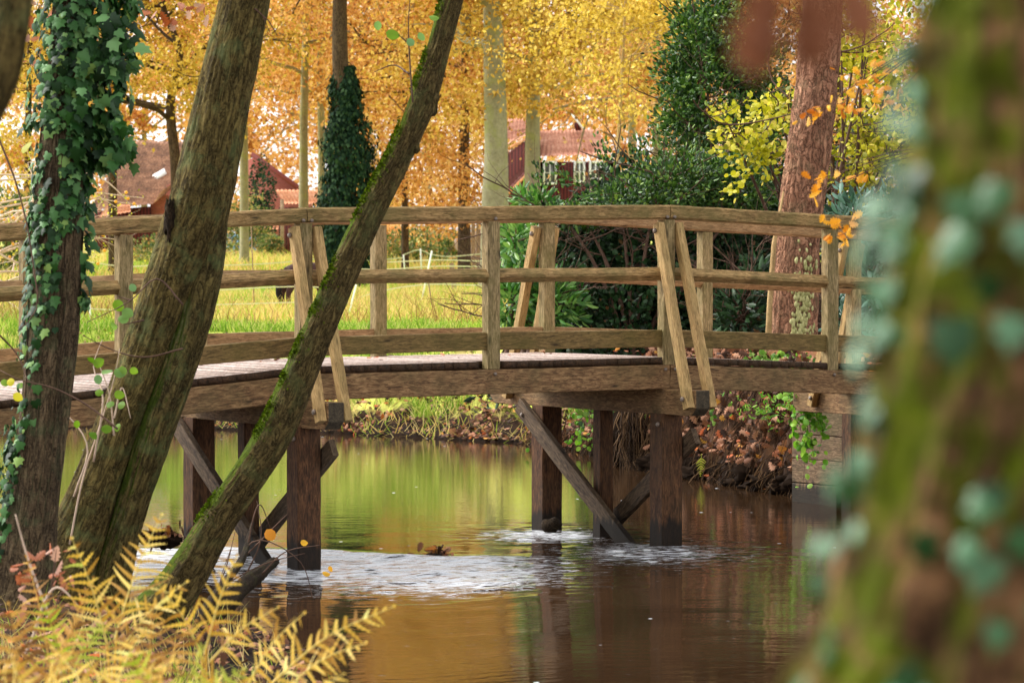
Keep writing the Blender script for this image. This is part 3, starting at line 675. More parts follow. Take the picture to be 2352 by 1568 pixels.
# ------------------------------------------------------------------ branching helper
def grow(mb, p, d, L, r, depth, tips, rng, up=.15, seg=5, spread=.7, kids=3, wob=.25, gath=None):
    n = 6; pts = [np.array(p, float)]; dd = np.array(d, float)/np.linalg.norm(d)
    for i in range(n):
        dd = dd+np.array([rng.gauss(0, wob), rng.gauss(0, wob), rng.gauss(0, wob)+up])*.45; dd /= np.linalg.norm(dd); pts.append(pts[-1]+dd*L/n)
    rad = np.linspace(r, r*.5 if depth else r*.25, n+1); tube(mb, pts, rad, seg, None, False)
    if gath is not None: gath.append((np.array(pts), depth))
    if depth == 0: tips.append(pts[-1]); return
    for k in range(kids):
        i = rng.randint(2, n); q = pts[i]; nd = dd+np.array([rng.gauss(0, spread), rng.gauss(0, spread), rng.gauss(0, spread)*.7]); grow(mb, q, nd, L*rng.uniform(.5, .75), rad[i]*.65, depth-1, tips, rng, up, max(4, seg-1), spread, kids, wob, gath)
# ------------------------------------------------------------------ background trees
WIN = [(1160,1405,262,480,.07),(205,405,322,490,.12),(585,760,372,480,.10),(285,425,210,325,.35),(560,722,190,345,.62),(1420,1570,300,400,.5),(1110,1142,0,95,.15),(1205,1242,262,430,.0),(1110,1168,280,480,.05)]
def clear(pos, d):
    px = 1176+F*pos[:, 0]/pos[:, 1]; py = 640-F*(pos[:, 2]-HC)/pos[:, 1]; keep = np.ones(len(pos), bool); u_ = NR.uniform(0, 1, len(pos)); wob = (fbm(pos*.9, 77, 2)-.5)*60
    for x0, x1, y0, y1, p_ in WIN:
        if d > 150 and p_ < .2: continue
        keep &= ~((px+wob > x0) & (px+wob < x1) & (py+wob*.6 > y0) & (py+wob*.6 < y1) & (u_ > p_))
    return keep_hole(pos[keep])
def keep_hole(pos):
    return pos[fbm(pos*np.array([.9,.35,.9]), 123, 3) > .345]
def bg_tree(name, px, d, hw, label, mat, bmat, zc, rx, rz, n, ls, lean=0, seed=1, ctop=None, group=None, limbs=14, low=0.0, tall=None, pts=None, sig=.45):
    rng = random.Random(seed); x0 = P(px, 0, d)[0]; g = H1(x0, d); root = empty(name, (x0, d, g), label, 'tree', group)
    top = tall or (zc+rz*.75); r = hw*d/F
    if pts is None: pts = [(0, -.2), (0, .35*(top-g)), (lean*.5, .65*(top-g)), (lean, top-g)]
    pp = [np.array([x0+a, d+.1*i, g+b]) for i, (a, b) in enumerate(pts)]
    c, rr = catmull(pp, list(np.linspace(r*1.15, r*.35, len(pp))), 60)
    rr[:4] *= np.array([1.3, 1.18, 1.08, 1.03])
    mb = MB(); tube(mb, c, rr, 16, lambda a, L, r_: r_*.12*(vnoise(np.stack([np.cos(a)*1.3, np.sin(a)*1.3, L*.8], -1), seed)-.5)*2)
    tips = []; gath = []
    for k in range(limbs):
        i = rng.randint(26, 56); a = rng.uniform(0, 2*math.pi); q = c[i]
        grow(mb, q, (math.cos(a), math.sin(a), rng.uniform(-.1, .8)), rx*rng.uniform(.55, 1.0), rr[i]*.55, 2, tips, rng, .06, 6, .6, 3, .3, gath)
    mb.obj('trunk', bmat, root, True)
    src = np.concatenate([g_[0][2:] for g_ in gath if g_[1] < 2])
    m = n//2; pos = src[NR.integers(0, len(src), m)]+NR.normal(0, sig, (m, 3))
    # fill of clumps inside the crown volume
    k = n-m; nc = max(12, k//220); cen = rdir(nc); cen *= (NR.uniform(.25, 1, nc)**.45)[:, None]
    cen = cen*np.array([rx, rx, rz])+np.array([x0+lean*.7, d, zc]); q = cen[NR.integers(0, nc, k)]+NR.normal(0, 1, (k, 3))*np.array([sig*1.1, sig*1.1, sig*.6])
    pos = np.vstack([pos, q]); pos = pos[(pos[:, 2] > g+low)]
    fr = []
    for q_ in range(5):
        zc_ = g+low+.3+(top-g-low)*rng.uniform(0, .75); fr.append(np.array([x0+lean*.5+rng.gauss(0,.5), d-rng.uniform(.5,1.4), zc_])+NR.normal(0, 1, (650, 3))*np.array([.62,.4,.42]))
    pos = np.vstack([pos]+fr)
    mk_ = fbm(pos*np.array([.8,.8,1.1]), seed+70, 3) > .44; pos = pos[mk_]
    pos = clear(pos, d); n_ = len(pos); mb = MB(); leaves(mb, DIA, pos, rdir(n_)+np.array([0,0,-.5]), rdir(n_)+np.array([0,-.3,.5]), NR.uniform(ls*.7, ls*1.3, n_))
    mb.obj('crown', mat, root); return root
G = 'autumn trees behind the field'
bg_tree('beech_tree', 1137, 80, 29, 'pale smooth beech trunk left of the red house, thickest of the far trunks', M['gold'], M['bark_beech'], 10.2, 4.0, 4.6, 30000, .13, -.3, 1, group=G, low=3.6, tall=16)
bg_tree('beech_tree', 1223, 84, 19, 'grey green beech trunk in front of the red house roof', M['gold'], M['bark_beech'], 10.0, 3.8, 4.6, 28000, .13, .2, 2, group=G, low=3.9)
bg_tree('oak_tree', 1066, 86, 14, 'dark trunk with orange leaves down its whole length, just left of the pale beech', M['orange'], M['bark_dark'], 8.4, 2.6, 5.2, 24000, .12, .1, 3, group=G, low=1.2)
bg_tree('beech_tree', 697, 98, 11, 'pale slender trunk beside the ivy covered one, above the brick gable', M['peach'], M['bark_beech'], 12.2, 4.6, 5.2, 26000, .14, .2, 4, group=G, low=5.0)
bg_tree('beech_tree', 737, 104, 9, 'thin grey trunk close behind the pale slender one', M['orange'], M['bark_beech'], 12.6, 4.2, 5.0, 20000, .14, -.2, 5, group=G, low=5.3)
bg_tree('oak_tree', 398, 88, 12, 'dark crooked oak with yellow leaves above the old barn', M['yellow'], M['bark_dark'], 9.8, 4.2, 4.3, 26000, .12, 0, 6, group=G, low=4.2, limbs=14, pts=[(0,-.2),(.05,3.4),(-.1,5.2),(.15,6.4),(-.35,8.0),(-.2,9.5)])
bg_tree('oak_tree', 258, 94, 10, 'yellow oak crown behind the ivy trunk, over the left end of the barn', M['orange'], M['bark_dark'], 11.4, 3.8, 5.6, 26000, .13, .2, 7, group=G, low=4.8)
bg_tree('beech_tree', 560, 108, 10, 'orange crown seen just right of the thick forked trunk', M['orange'], M['bark_beech'], 12.4, 4.6, 6.6, 28000, .14, 0, 8, group=G, low=4.0)
bg_tree('oak_tree', 930, 96, 8, 'golden brown tree seen between the ivy column and the leaning trunk', M['orange'], M['bark_dark'], 9.8, 3.6, 6.4, 30000, .13, .1, 9, group=G, low=1.6)
bg_tree('birch_tree', 1418, 70, 6, 'small tree with pale thin stems and yellow leaves in front of the house right side', M['yellow'], M['bark_pale'], 7.3, 2.2, 2.9, 13000, .10, .25, 10, group=G, low=4.0, limbs=16)
bg_tree('beech_tree', 1510, 92, 10, 'bright orange crown to the right of the red house', M['peach'], M['bark_beech'], 10.8, 4.4, 5.8, 32000, .14, 0, 11, group=G, low=3.0)
bg_tree('beech_tree', 1452, 112, 10, 'peach coloured crown rising behind the house roof', M['peach'], M['bark_beech'], 13.0, 4.4, 6.6, 28000, .15, 0, 12, group=G, low=6.6)
bg_tree('oak_tree', 1700, 98, 10, 'orange crown glimpsed behind the tall holly', M['peach'], M['bark_dark'], 11, 4.6, 6.8, 24000, .15, 0, 13, group=G, low=2.6)
bg_tree('oak_tree', 1930, 96, 10, 'orange crown behind the yellow bush on the right', M['orange'], M['bark_dark'], 11, 4.6, 6.8, 20000, .15, 0, 14, group=G, low=2.6)
bg_tree('oak_tree', 62, 90, 9, 'yellow tree at the far left behind the fruit tree', M['yellow'], M['bark_dark'], 8.6, 3.6, 5.6, 26000, .13, .1, 15, group=G, low=2.4)
bg_tree('oak_tree', 840, 118, 9, 'orange crown rising behind the ivy covered trunk', M['gold'], M['bark_dark'], 13, 4.8, 6.6, 26000, .15, 0, 16, group=G, low=5.8)
for k, (px, d, m) in enumerate([(-260,215,'orange'),(60,240,'peach'),(330,228,'orange'),(560,252,'peach'),(800,236,'orange'),(985,215,'gold'),(1180,262,'peach'),(1420,240,'orange'),(1640,225,'peach'),(1880,238,'gold'),(2150,230,'orange'),(2500,225,'gold')]):
    bg_tree('distant_tree', px, d, 8, ['hazy autumn crown in the far tree line', ][0], M[m], M['bark_beech'], 12.0, 8.5, 9.5, 17000, .36, 0, 40+k, group='trees of the far tree line', low=.6, sig=1.1)
# ivy-clad trunk
x0 = P(790,0,78)[0]; g = H1(x0, 78)
iv = empty('ivy_covered_tree', (x0, 78, g), 'far trunk wrapped in a dark green column of ivy in the middle of the background', 'tree', G)
mb = MB(); c, rr = catmull([(x0,78,g-.2),(x0+.05,78,g+3),(x0-.1,78,g+6),(x0+.1,78,g+12)], [.3,.25,.2,.1], 40); tube(mb, c, rr, 12); tips = []; gath = []
for k in range(9): a = R.uniform(0, 6.28); grow(mb, c[R.randint(22, 38)], (math.cos(a), math.sin(a), .4), 2.4, .08, 2, tips, R, .06, 5, .6, 3, .3, gath)
mb.obj('trunk', M['bark_dark'], iv, True)
n = 11000; z_ = NR.uniform(g, g+5.7, n); wv = np.interp(z_-g, [0,.8,1.6,2.8,3.6,4.4,5.7], [.45,.58,.72,.62,.66,.42,.20]); th = NR.uniform(0, 6.28, n)
wv = wv*(1+.8*(fbm(np.stack([np.cos(th), np.sin(th), z_*1.2], 1)*1.9, 3, 3)-.5)*2); rr = wv*NR.uniform(.75, 1.08, n)
pos = np.stack([x0+.05+np.cos(th)*rr, 78+np.sin(th)*rr, z_], 1); nr = np.stack([np.cos(th), np.sin(th), 0*th+.3], 1)
mb = MB(); leaves(mb, DIA, pos, rdir(n)*.6+np.array([0,0,-1]), nr+rdir(n)*.5, NR.uniform(.09, .16, n)); mb.obj('ivy', M['ivy_far'], iv)
src = np.concatenate([g_[0][2:] for g_ in gath]); n = 14000; pos = src[NR.integers(0, len(src), n)]+NR.normal(0, .45, (n, 3)); pos = pos[pos[:, 2] > g+3.7+.8*NR.normal(0, 1, n)]; n = len(pos)
mb = MB(); leaves(mb, DIA, pos, rdir(n), rdir(n)+np.array([0,0,.5]), NR.uniform(.09, .16, n)); mb.obj('crown', M['orange'], iv)
# ------------------------------------------------------------------ shrubs, holly, pine on the right bank
def leafy(name, label, cat, base, blobs, n, tpl, size, mat, seed, stems=8, sm=None, tmin=0, shell=.8, axis_bias=(0,0,.2), nb=(0,-.4,.6), gate=.36, group=None, extra=None):
    """blobs: (centre, radii); leaves in the outer shell of the union, with branches from the base"""
    root = empty(name, base, label, cat, group); rng = random.Random(seed); mb = MB(); tips = []
    for k in range(stems):
        c_, r_ = rng.choice(blobs); tgt = np.array(c_)+np.array([rng.uniform(-.6, .6)*r_[0], rng.uniform(-.6, .6)*r_[1], rng.uniform(-.2, .7)*r_[2]]); b0 = np.array(base)+np.array([rng.uniform(-.25, .25), rng.uniform(-.2, .2), -.1])
        mid = (b0+tgt)/2+np.array([0, 0, .2]); cc_, r2 = catmull([b0, mid, tgt], [.03, .02, .008], 10); tube(mb, cc_, r2, 6, None, False)
        for q in range(4): grow(mb, cc_[rng.randint(4, 9)], (rng.gauss(0,1), rng.gauss(0,1), rng.uniform(0, 1)), .8, .010, 1, tips, rng, .1, 4, .7, 3)
    mb.obj('branches', sm or M['twig'], root, True)
    vol = np.array([r_[0]*r_[2] for c_, r_ in blobs]); idx = NR.choice(len(blobs), n, p=vol/vol.sum())
    C_ = np.array([b_[0] for b_ in blobs])[idx]; R_ = np.array([b_[1] for b_ in blobs])[idx]; dr = rdir(n); rad = (shell+(1.06-shell)*NR.uniform(0, 1, n))*(1+.35*(fbm(dr*2.2+idx[:, None]*3.1, seed, 3)-.5)*2)
    pos = C_+dr*R_*rad[:, None]; keep = (fbm(pos*2.6, seed+5, 2) > gate) & (pos[:, 2] > tmin); pos = pos[keep]; dr = dr[keep]; n_ = len(pos)
    mb = MB(); leaves(mb, tpl, pos, dr*.8+rdir(n_)*.7+np.array(axis_bias), dr*.5+rdir(n_)*.6+np.array(nb), NR.uniform(size*.65, size*1.25, n_))
    if extra is not None: extra(mb)
    mb.obj('foliage', mat, root); return root
def px2(px, py, d, rx, ry, rz): return (P(px, py, d), (rx*d/F, ry, rz*d/F))
def sprigs(lst, size, tpl, seed):
    rng = random.Random(seed)
    def f(mb):
        for (a, b, c_, e_, d, n, sp) in lst:
            t_ = NR.uniform(0, 1, n)**.8; pos = np.array([P(a+(c_-a)*t+NR.normal(0, sp), b+(e_-b)*t+NR.normal(0, sp), d+NR.normal(0, .15)) for t in t_]); v = P(c_, e_, d)-P(a, b, d); v /= np.linalg.norm(v)
            leaves(mb, tpl, pos, rdir(n)*.7+v, rdir(n)+np.array([0,-.4,.6]), NR.uniform(size*.7, size*1.2, n))
    return f
leafy('evergreen_shrub', 'wide mass of dark glossy evergreen leaves behind the middle of the bridge', 'shrub', P(1450,800,33.5),
      [px2(1290,590,33.6,120,.8,110), px2(1430,600,34,170,1,210), px2(1600,600,34.3,160,1,220), px2(1720,620,34.5,130,1,230), px2(1400,500,34,140,.7,55), px2(1560,460,34.4,150,.8,85), px2(1340,740,33,150,.7,90), px2(1560,760,33.3,220,.8,80), px2(1700,470,35,120,.8,120), px2(1330,720,32.4,75,.5,110), px2(1430,740,32.3,100,.5,100), px2(1560,730,32.3,110,.5,120), px2(1680,740,32.6,110,.5,110), px2(1500,640,32.8,150,.6,140), px2(1340,600,32.9,90,.5,110), px2(1620,620,33,120,.6,140)],
      46000, ROUND, .060, M['shrub'], 3, 5, tmin=1.0, shell=.7, gate=.30)
leafy('holly_bush', 'bright glossy holly sprays rising above the handrail in front of the red house', 'shrub', P(1500,800,32.2),
      [px2(1330,500,32.4,90,.5,34), px2(1450,462,32.4,110,.6,48), px2(1560,435,32.6,120,.6,75), px2(1690,430,32.8,120,.6,80)],
      8500, HOLLY, .058, M['holly'], 4, 9, tmin=1.3, shell=.35, gate=.34, extra=sprigs([(1250,460,1236,380,32,45,9),(1330,430,1280,400,32,60,12),(1400,400,1385,330,32.2,70,10),(1480,400,1460,320,32.3,80,12),(1540,390,1500,290,32.4,90,14),(1590,380,1610,300,32.5,60,16)], .055, HOLLY, 3))
leafy('holly_tree', 'tall dark green holly rising to the top edge left of the reddish pine', 'tree', P(1640,810,35),
      [px2(1660,330,35.2,110,.9,110), px2(1630,200,35.2,125,.9,110), px2(1560,180,35,60,.5,60), px2(1650,60,35.2,110,.9,110), px2(1690,-80,35.2,120,.9,120), px2(1730,160,35.4,90,.9,150), px2(1700,430,35.2,120,.9,90), px2(1570,270,35,60,.5,80), px2(1600,120,35,70,.6,120), px2(1740,300,35.3,90,.9,120), px2(1590,400,34.8,90,.7,80), px2(1520,420,34,90,.6,50)],
      32000, HOLLY, .062, M['holly'], 6, 14, tmin=1.4, shell=.3, gate=.43, extra=sprigs([(1600,60,1540,20,35,90,18),(1600,130,1520,110,35,110,18),(1590,230,1500,200,35,110,16),(1580,300,1500,260,35,90,16),(1570,330,1520,310,35,60,14),(1620,-20,1580,-60,35,80,18)], .055, HOLLY, 5))
leafy('rhododendron', 'light green rhododendron with long leaves between the railing posts', 'shrub', P(1215,800,31.6),
      [px2(1190,560,31.8,45,.5,60), px2(1210,640,31.8,55,.5,70), px2(1270,700,31.6,70,.5,70), px2(1175,700,31.6,35,.4,60)],
      1500, LANCE, .14, M['rhodo'], 8, 7, tmin=1.1, shell=.4, gate=.2)
leafy('rhododendron', 'pale topped rhododendron sprays poking above the handrail beside the beech trunk', 'shrub', P(1235,800,33),
      [px2(1205,455,33,28,.3,18), px2(1240,470,33,40,.3,30)], 260, LANCE, .12, M['rhodo'], 9, 5, tmin=1.3, shell=.3, gate=.1)
leafy('rhododendron', 'dark rhododendron low on the bank beside the foot of the pine', 'shrub', P(1700,815,31.5),
      [px2(1700,720,31.3,60,.4,70), px2(1735,640,31.5,30,.3,60)], 420, LANCE, .13, M['shrub'], 10, 5, tmin=1.1, shell=.4, gate=.1)
leafy('rhododendron', 'bluish green rhododendron right of the pine, partly behind the blurred trunk', 'shrub', P(1975,815,30),
      [px2(1960,500,30,70,.5,60), px2(2000,640,30,70,.5,120), px2(1960,760,30,60,.5,50), px2(2060,560,30,70,.5,120)], 1500, LANCE, .14, leafm('rhododendron_blue_leaf', [(0, S(24,54,36)), (.5, S(54,94,70)), (1, S(110,150,130))], .2, .35, .5), 12, 6, tmin=1.1, shell=.4, gate=.1)
leafy('hornbeam_bush', 'bush with bright yellow green leaves left and right of the pine trunk', 'shrub', P(1900,815,33),
      [px2(1700,290,31.6,80,.4,55), px2(1745,350,31.6,90,.4,70), px2(1780,250,32,80,.4,60), px2(1950,180,33,90,.8,150), px2(1990,330,33,110,.8,110), px2(1960,420,33,90,.8,70), px2(2060,150,33,120,.8,180), px2(1940,40,33,120,.8,110), px2(2100,350,33,120,.8,150)],
      5200, ROUND, .060, M['lime'], 14, 14, tmin=1.8, shell=.1, gate=.38, extra=sprigs([(1720,300,1640,250,31.4,40,14),(1720,340,1640,330,31.4,40,16),(1740,400,1680,430,31.4,35,14)], .06, ROUND, 7))
# bushes filling behind on the right so the far bank reads closed
leafy('evergreen_shrub', 'dark evergreen hedge behind the pine, at the right end of the railing', 'shrub', P(1950,815,36),
      [px2(1880,600,36,140,1,260), px2(2080,520,36,200,1.2,330), px2(2300,520,35,220,1.2,340), px2(2560,500,34,240,1.2,380)], 15000, ROUND, .075, M['shrub'], 15, 10, tmin=1.0, shell=.7, gate=.28)
# pine
dP = 29.0; g = H1(P(1815,0,dP)[0], dP)
pine = empty('pine_tree', (P(1812,820,dP)[0], dP, g), 'reddish scaly pine trunk standing behind the right end of the railing', 'tree')
tp, cp_, rp_ = trunk('trunk', [(1800,900,dP,72),(1812,820,dP,63),(1822,700,dP,57),(1840,480,dP,55),(1862,300,dP,52),(1880,120,dP,49),(1890,0,dP,47),(1905,-400,dP,42),(1920,-1200,dP,36),(1930,-2200,dP,20)], 90, 260, .020, M['bark_pine'], pine, 61, 5, 2.2)
mb = MB(); tips = []
for k in range(8): a = R.uniform(0, 6.28); grow(mb, cp_[R.randint(190, 255)], (math.cos(a), math.sin(a), .2), 1.9, .06, 2, tips, R, .03, 6, .6, 4)
mb.obj('branches', M['bark_pine'], pine, True)
src = np.array(tips); n = 14000; pos = src[NR.integers(0, len(src), n)]+NR.normal(0, .28, (n, 3)); mb = MB(); leaves(mb, (DIA[0]*np.array([.18,1,1]), DIA[1]), pos, rdir(n)+np.array([0,0,.4]), rdir(n), .13)
mb.obj('crown', M['shrub'], pine)
mb = MB()
for k in range(260):   # lichen crusts on the pine face
    i = int(np.searchsorted(cp_[:, 2], np.clip(NR.normal(1.55, .28), 1.15, 2.6))); f = np.clip(NR.normal(.30, .22), -.7, .85); blob(mb, cp_[i]+np.array([f*rp_[i]*1.0, -math.sqrt(1-f*f)*rp_[i]*.955, R.uniform(-.06, .06)]), R.uniform(.008, .018), k, (1,.6,1.8), 6, 5, .5, 4)
mb.obj('lichen', leafm('lichen', [(0, S(150,150,96)), (1, S(200,196,140))], 0, .95, .05), pine)['kind'] = 'stuff'
mb = MB(); tube(mb, [P(1760,905,dP-.3), P(1768,700,dP-.3), P(1778,560,dP-.25), P(1800,440,dP-.2)], [.035,.030,.026,.012], 10, bark_disp(3, .004)); mb.obj('bark_seam', M['bark_pale'], pine, True)
# orange oak sprays in front of the pine
def spray(label, cl, d, base, mat, n=34, size=.05, tpl=OAK, g=None, name='oak_twig'):
    root = empty(name, base, label, 'twig', g); mb = MB()
    for (a, b, sp, m_) in cl:
        e = P(a, b, d); tube(mb, [base, (np.array(base)+e)/2+np.array([0,0,.03]), e], [.004,.003,.001], 5, None, False)
    mb.obj('stem', M['twig'], root, True); mb = MB()
    for (a, b, sp, m_) in cl:
        pos = np.array([P(a+NR.normal(0, sp), b+NR.normal(0, sp*.7), d+NR.normal(0, .05)) for _ in range(m_)])
        leaves(mb, tpl, pos, rdir(m_)+np.array([-.4,0,-.5]), rdir(m_)+np.array([0,-.6,.4]), NR.uniform(size*.7, size*1.25, m_))
    mb.obj('leaves', mat, root); return root
spray('orange oak leaves crossing the upper pine trunk and the yellow bush', [(1870,255,18,9),(1905,260,14,5),(1950,240,22,12),(2000,200,26,14),(2030,160,26,12),(1960,190,24,8),(2040,240,26,10)], 13.0, P(2230,60,13), M['oakleaf'], size=.042)
spray('small cluster of orange oak leaves low on the pine trunk', [(1872,415,10,4),(1890,395,9,4),(1880,440,7,3),(1960,400,18,5)], 13.0, P(2230,330,13), M['oakleaf'], size=.05)
spray('orange oak leaves touching the right end of the handrail', [(1918,515,12,7),(1940,540,12,7),(1960,505,16,7),(1915,545,7,3)], 13.0, P(2200,480,13), M['oakleaf'], size=.045)
spray('orange oak leaves in the top middle beside the forked trunk', [(622,80,12,4),(650,105,10,4)], 15.5, P(585,20,15.5), M['oakleaf'], size=.055)
spray('brown oak leaves hanging between the ivy trunk and the top edge', [(75,60,26,9),(90,130,20,5),(105,20,20,6),(350,10,30,8),(440,15,24,7),(380,40,16,4)], 17, P(230,-260,17), M['brownleaf'], size=.065)
# ------------------------------------------------------------------ banks: grass, litter, roots
def blades(name, pts, h, w, mat, label=None, lean=.35, extra_kind='stuff', up=1.0):
    n = len(pts); hh_ = NR.uniform(h*.5, h*1.3, n)
    d_ = rdir(n)*lean+np.array([0,0,up]); d_ /= np.linalg.norm(d_, axis=1)[:, None]; sx = np.stack([NR.normal(0,1,n), NR.normal(0,.4,n), 0*hh_], 1); sx /= np.linalg.norm(sx, axis=1)[:, None]
    b2 = rdir(n)*.35*np.array([1,1,.2])+np.array([0,0,-.12*up])
    V = np.stack([pts-sx*w, pts+sx*w, pts+d_*hh_[:, None]*.55+sx*w*.7, pts+d_*hh_[:, None]*.55-sx*w*.7, pts+(d_+b2)*hh_[:, None]], 1)
    Q = np.array([0,1,2,3])[None]+(np.arange(n)*5)[:, None]; T = np.array([3,2,4])[None]+(np.arange(n)*5)[:, None]
    mb = MB(); mb.add(V.reshape(-1, 3), T, Q); o = mb.obj(name, mat); tag(o, label, 'grass', None, extra_kind); return o
def scatter(n, x0, x1, y0, y1, cond=None):
    x = NR.uniform(x0, x1, n); y = NR.uniform(y0, y1, n); h, dF_, dN_, ins_, far_, st_ = height(x, y, True)
    k = ~ins_
    if cond is not None: k &= cond(x, y, h, dF_, dN_, far_, st_)
    return np.stack([x, y, h], 1)[k]
# grassy far bank
p = scatter(60000, -7, 1.4, 34, 43, lambda x, y, h, a, b, f, s: f & (a < 3.4) & (a > .30+.5*vnoise(np.stack([x*2.1, y*2, 0*x], 1), 9)) & (fbm(np.stack([x*1.6, y*1.6, 0*x], 1), 2, 3) > .42) & (NR.uniform(0, 1, len(x)) < s+.1))
blades('bank_grass', p, .19, .006, M['grass'], 'bright green grass on the far bank under the bridge', .5)
p = scatter(26000, -7, 1.6, 35, 43, lambda x, y, h, a, b, f, s: f & (a < .9)); p = p[NR.uniform(0, 1, len(p)) < .5]
blades('bank_grass', p, .26, .006, M['straw'], 'dry straw grass hanging over the far waterline', .8, up=.15)
p = scatter(30000, -8, 1.2, 34, 43, lambda x, y, h, a, b, f, s: f & (a < .9)); p = p[fbm(p*1.9, 44, 3) > .5]; n = len(p); mb = MB(); leaves(mb, OAK, p+np.array([0,0,.03]), rdir(n)*np.array([1,1,.6]), rdir(n)*.5+np.array([0,-.8,.6]), NR.uniform(.05, .10, n)); tag(mb.obj('fallen_leaves', M['litter']), 'brown leaves lying along the far waterline below the grass', 'fallen leaves', None, 'stuff')
# field
p = scatter(90000, -12, 12, 41, 75, lambda x, y, h, a, b, f, s: f & (a > 2.5) & (np.abs(x) < y*.17+1))
nz_ = fbm(np.stack([p[:, 0]*.35, p[:, 1]*.18, 0*p[:, 0]], 1), 31, 3); gk = (nz_ > .60) | (p[:, 1] < 44.5) | ((p[:, 1] > 60) & (p[:, 1] < 68))
blades('field_grass', p[gk], .17, .010, M['grass'], 'short green grass of the meadow behind the bridge', .5)
blades('field_grass', p[~gk], .34, .009, M['straw'], 'tall straw coloured meadow grass behind the bridge', .45)
p = scatter(70000, -26, 24, 75, 150, lambda x, y, h, a, b, f, s: (np.abs(x) < y*.17+1))
nz_ = fbm(np.stack([p[:, 0]*.2, p[:, 1]*.08, 0*p[:, 0]], 1), 33, 3); gk = nz_ > .55
blades('field_grass', p[gk], .3, .02, M['grass'], 'green patches in the far part of the meadow', .5)
blades('field_grass', p[~gk], .65, .02, M['straw'], 'pale dry grass in the far part of the meadow', .4)
p = scatter(5200, -9, 2, 42, 58, lambda x, y, h, a, b, f, s: f & (a > 2.5)); p = p[fbm(p*.8, 91, 3) > .52]
blades('dry_weeds', p, .55, .006, leafm('dry_weed', [(0, S(110,76,44)), (.6, S(176,136,86)), (1, S(150,156,70))], .2, .8, .2), 'brown dry weed stalks standing in the meadow', .8)
# litter on the right bank and below
def litter(name, pts, size, mat, label, n_up=.9, cat='fallen leaves'):
    n = len(pts); mb = MB(); leaves(mb, OAK, pts+np.array([0,0,.015])+np.abs(NR.normal(0, .01, (n, 3)))*np.array([0,0,1]), rdir(n)*np.array([1,1,.35]), rdir(n)*.55+np.array([0,-.35,n_up]), NR.uniform(size*.6, size*1.2, n)); return tag(mb.obj(name, mat), label, cat, None, 'stuff')
p = scatter(9000, -.4, 4.2, 26, 37, lambda x, y, h, a, b, f, s: f & (a < 1.6)); litter('fallen_leaves', p, .085, M['litter'], 'brown and orange fallen oak leaves covering the muddy right bank')
p = scatter(5000, -8, .4, 35, 43, lambda x, y, h, a, b, f, s: f & (a < 2.0)); litter('fallen_leaves', p, .08, M['litter'], 'scattered fallen leaves in the grass of the far bank')
p = scatter(6000, -4.2, -.4, 6, 20, lambda x, y, h, a, b, f, s: ~f); litter('fallen_leaves', p, .07, M['litter'], 'fallen leaves around the feet of the near trees')
p = scatter(5200, -4.2, -.4, 7, 20, lambda x, y, h, a, b, f, s: ~f & (b > .1)); blades('bank_grass', p, .20, .0025, M['straw'], 'thin dry grass stalks around the near tree roots', 1.0, up=.7)
p = scatter(60000, .6, 4.2, 25.5, 33.5, lambda x, y, h, a, b, f, s: f & (a < 1.0) & (h > .22)); p = p[fbm(p*2.3, 12, 3) > .37]; n = len(p); print('steep', n)
mb = MB(); leaves(mb, OAK, p+np.array([-.02,-.04,.02]), rdir(n)+np.array([0,0,-.4]), rdir(n)*.6+np.array([-.2,-1,.5]), NR.uniform(.05, .12, n)); tag(mb.obj('fallen_leaves', M['litter']), 'thick layer of brown leaves clinging to the steep right bank', 'fallen leaves', None, 'stuff')
p = scatter(22000, .6, 4.2, 25.5, 33.5, lambda x, y, h, a, b, f, s: f & (a < .9) & (h > .45)); p = p[fbm(p*1.7, 19, 3) > .56]; n = len(p)
mb = MB(); leaves(mb, ROUND, p+np.array([-.03,-.06,.03]), rdir(n)+np.array([0,0,-.2]), rdir(n)*.6+np.array([-.2,-.8,.6]), NR.uniform(.03, .07, n)); tag(mb.obj('ground_plants', leafm('bank_weed_leaf', [(0, S(60,104,34)), (.6, S(110,156,50)), (1, S(160,190,90))], .4, .5, .3)), 'small green weeds growing among the leaves on the right bank', 'weeds', None, 'stuff')
# deck leaves
n = 46; us = NR.uniform(-4.5, 2.8, n); vs = NR.uniform(.06, 1.5, n); p = np.array([B(a, b, prof('deck', a)+.004) for a, b in zip(us, vs)])
litter('fallen_leaves', p, .045, M['litter'], 'few fallen leaves lying on the bridge deck', 1.6)
# hanging roots and fibres on the steep right bank
mb = MB(); rng = random.Random(4)
for k in range(1200):
    t_ = rng.uniform(0, 1); i = rng.choice([5,6,6,7,7,8,9]); a, b = FB[i], FB[i+1]; q = a+(b-a)*t_; out = np.array([-(b-a)[1], (b-a)[0]]); out /= np.linalg.norm(out)
    off = rng.uniform(-.02, .38); q2 = q-out*off; q2 = q2 if True else q
    s_ = 1 if inside(np.array([q+out*.1]), POLY)[0] else -1
    q2 = q - out*s_*off; z0 = H1(*q2); top = np.array([q2[0], q2[1], max(z0, .15)+.02]); L = rng.uniform(.12, .62); dr = out*s_
    pts = [top]
    for j in range(4):
        pts.append(pts[-1]+np.array([dr[0]*.04*(1.6-j*.4)+rng.gauss(0,.03), dr[1]*.04*(1.6-j*.4)+rng.gauss(0,.03), -L/4]))
        if pts[-1][2] < -.05: pts[-1][2] = -.05
    tube(mb, pts, np.linspace(.0045, .0015, 5)*rng.uniform(.6, 1.7), 3, None, False)
tag(mb.obj('hanging_roots', M['root']), 'tangle of thin roots and dead stalks hanging over the right muddy bank', 'roots', None, 'stuff')
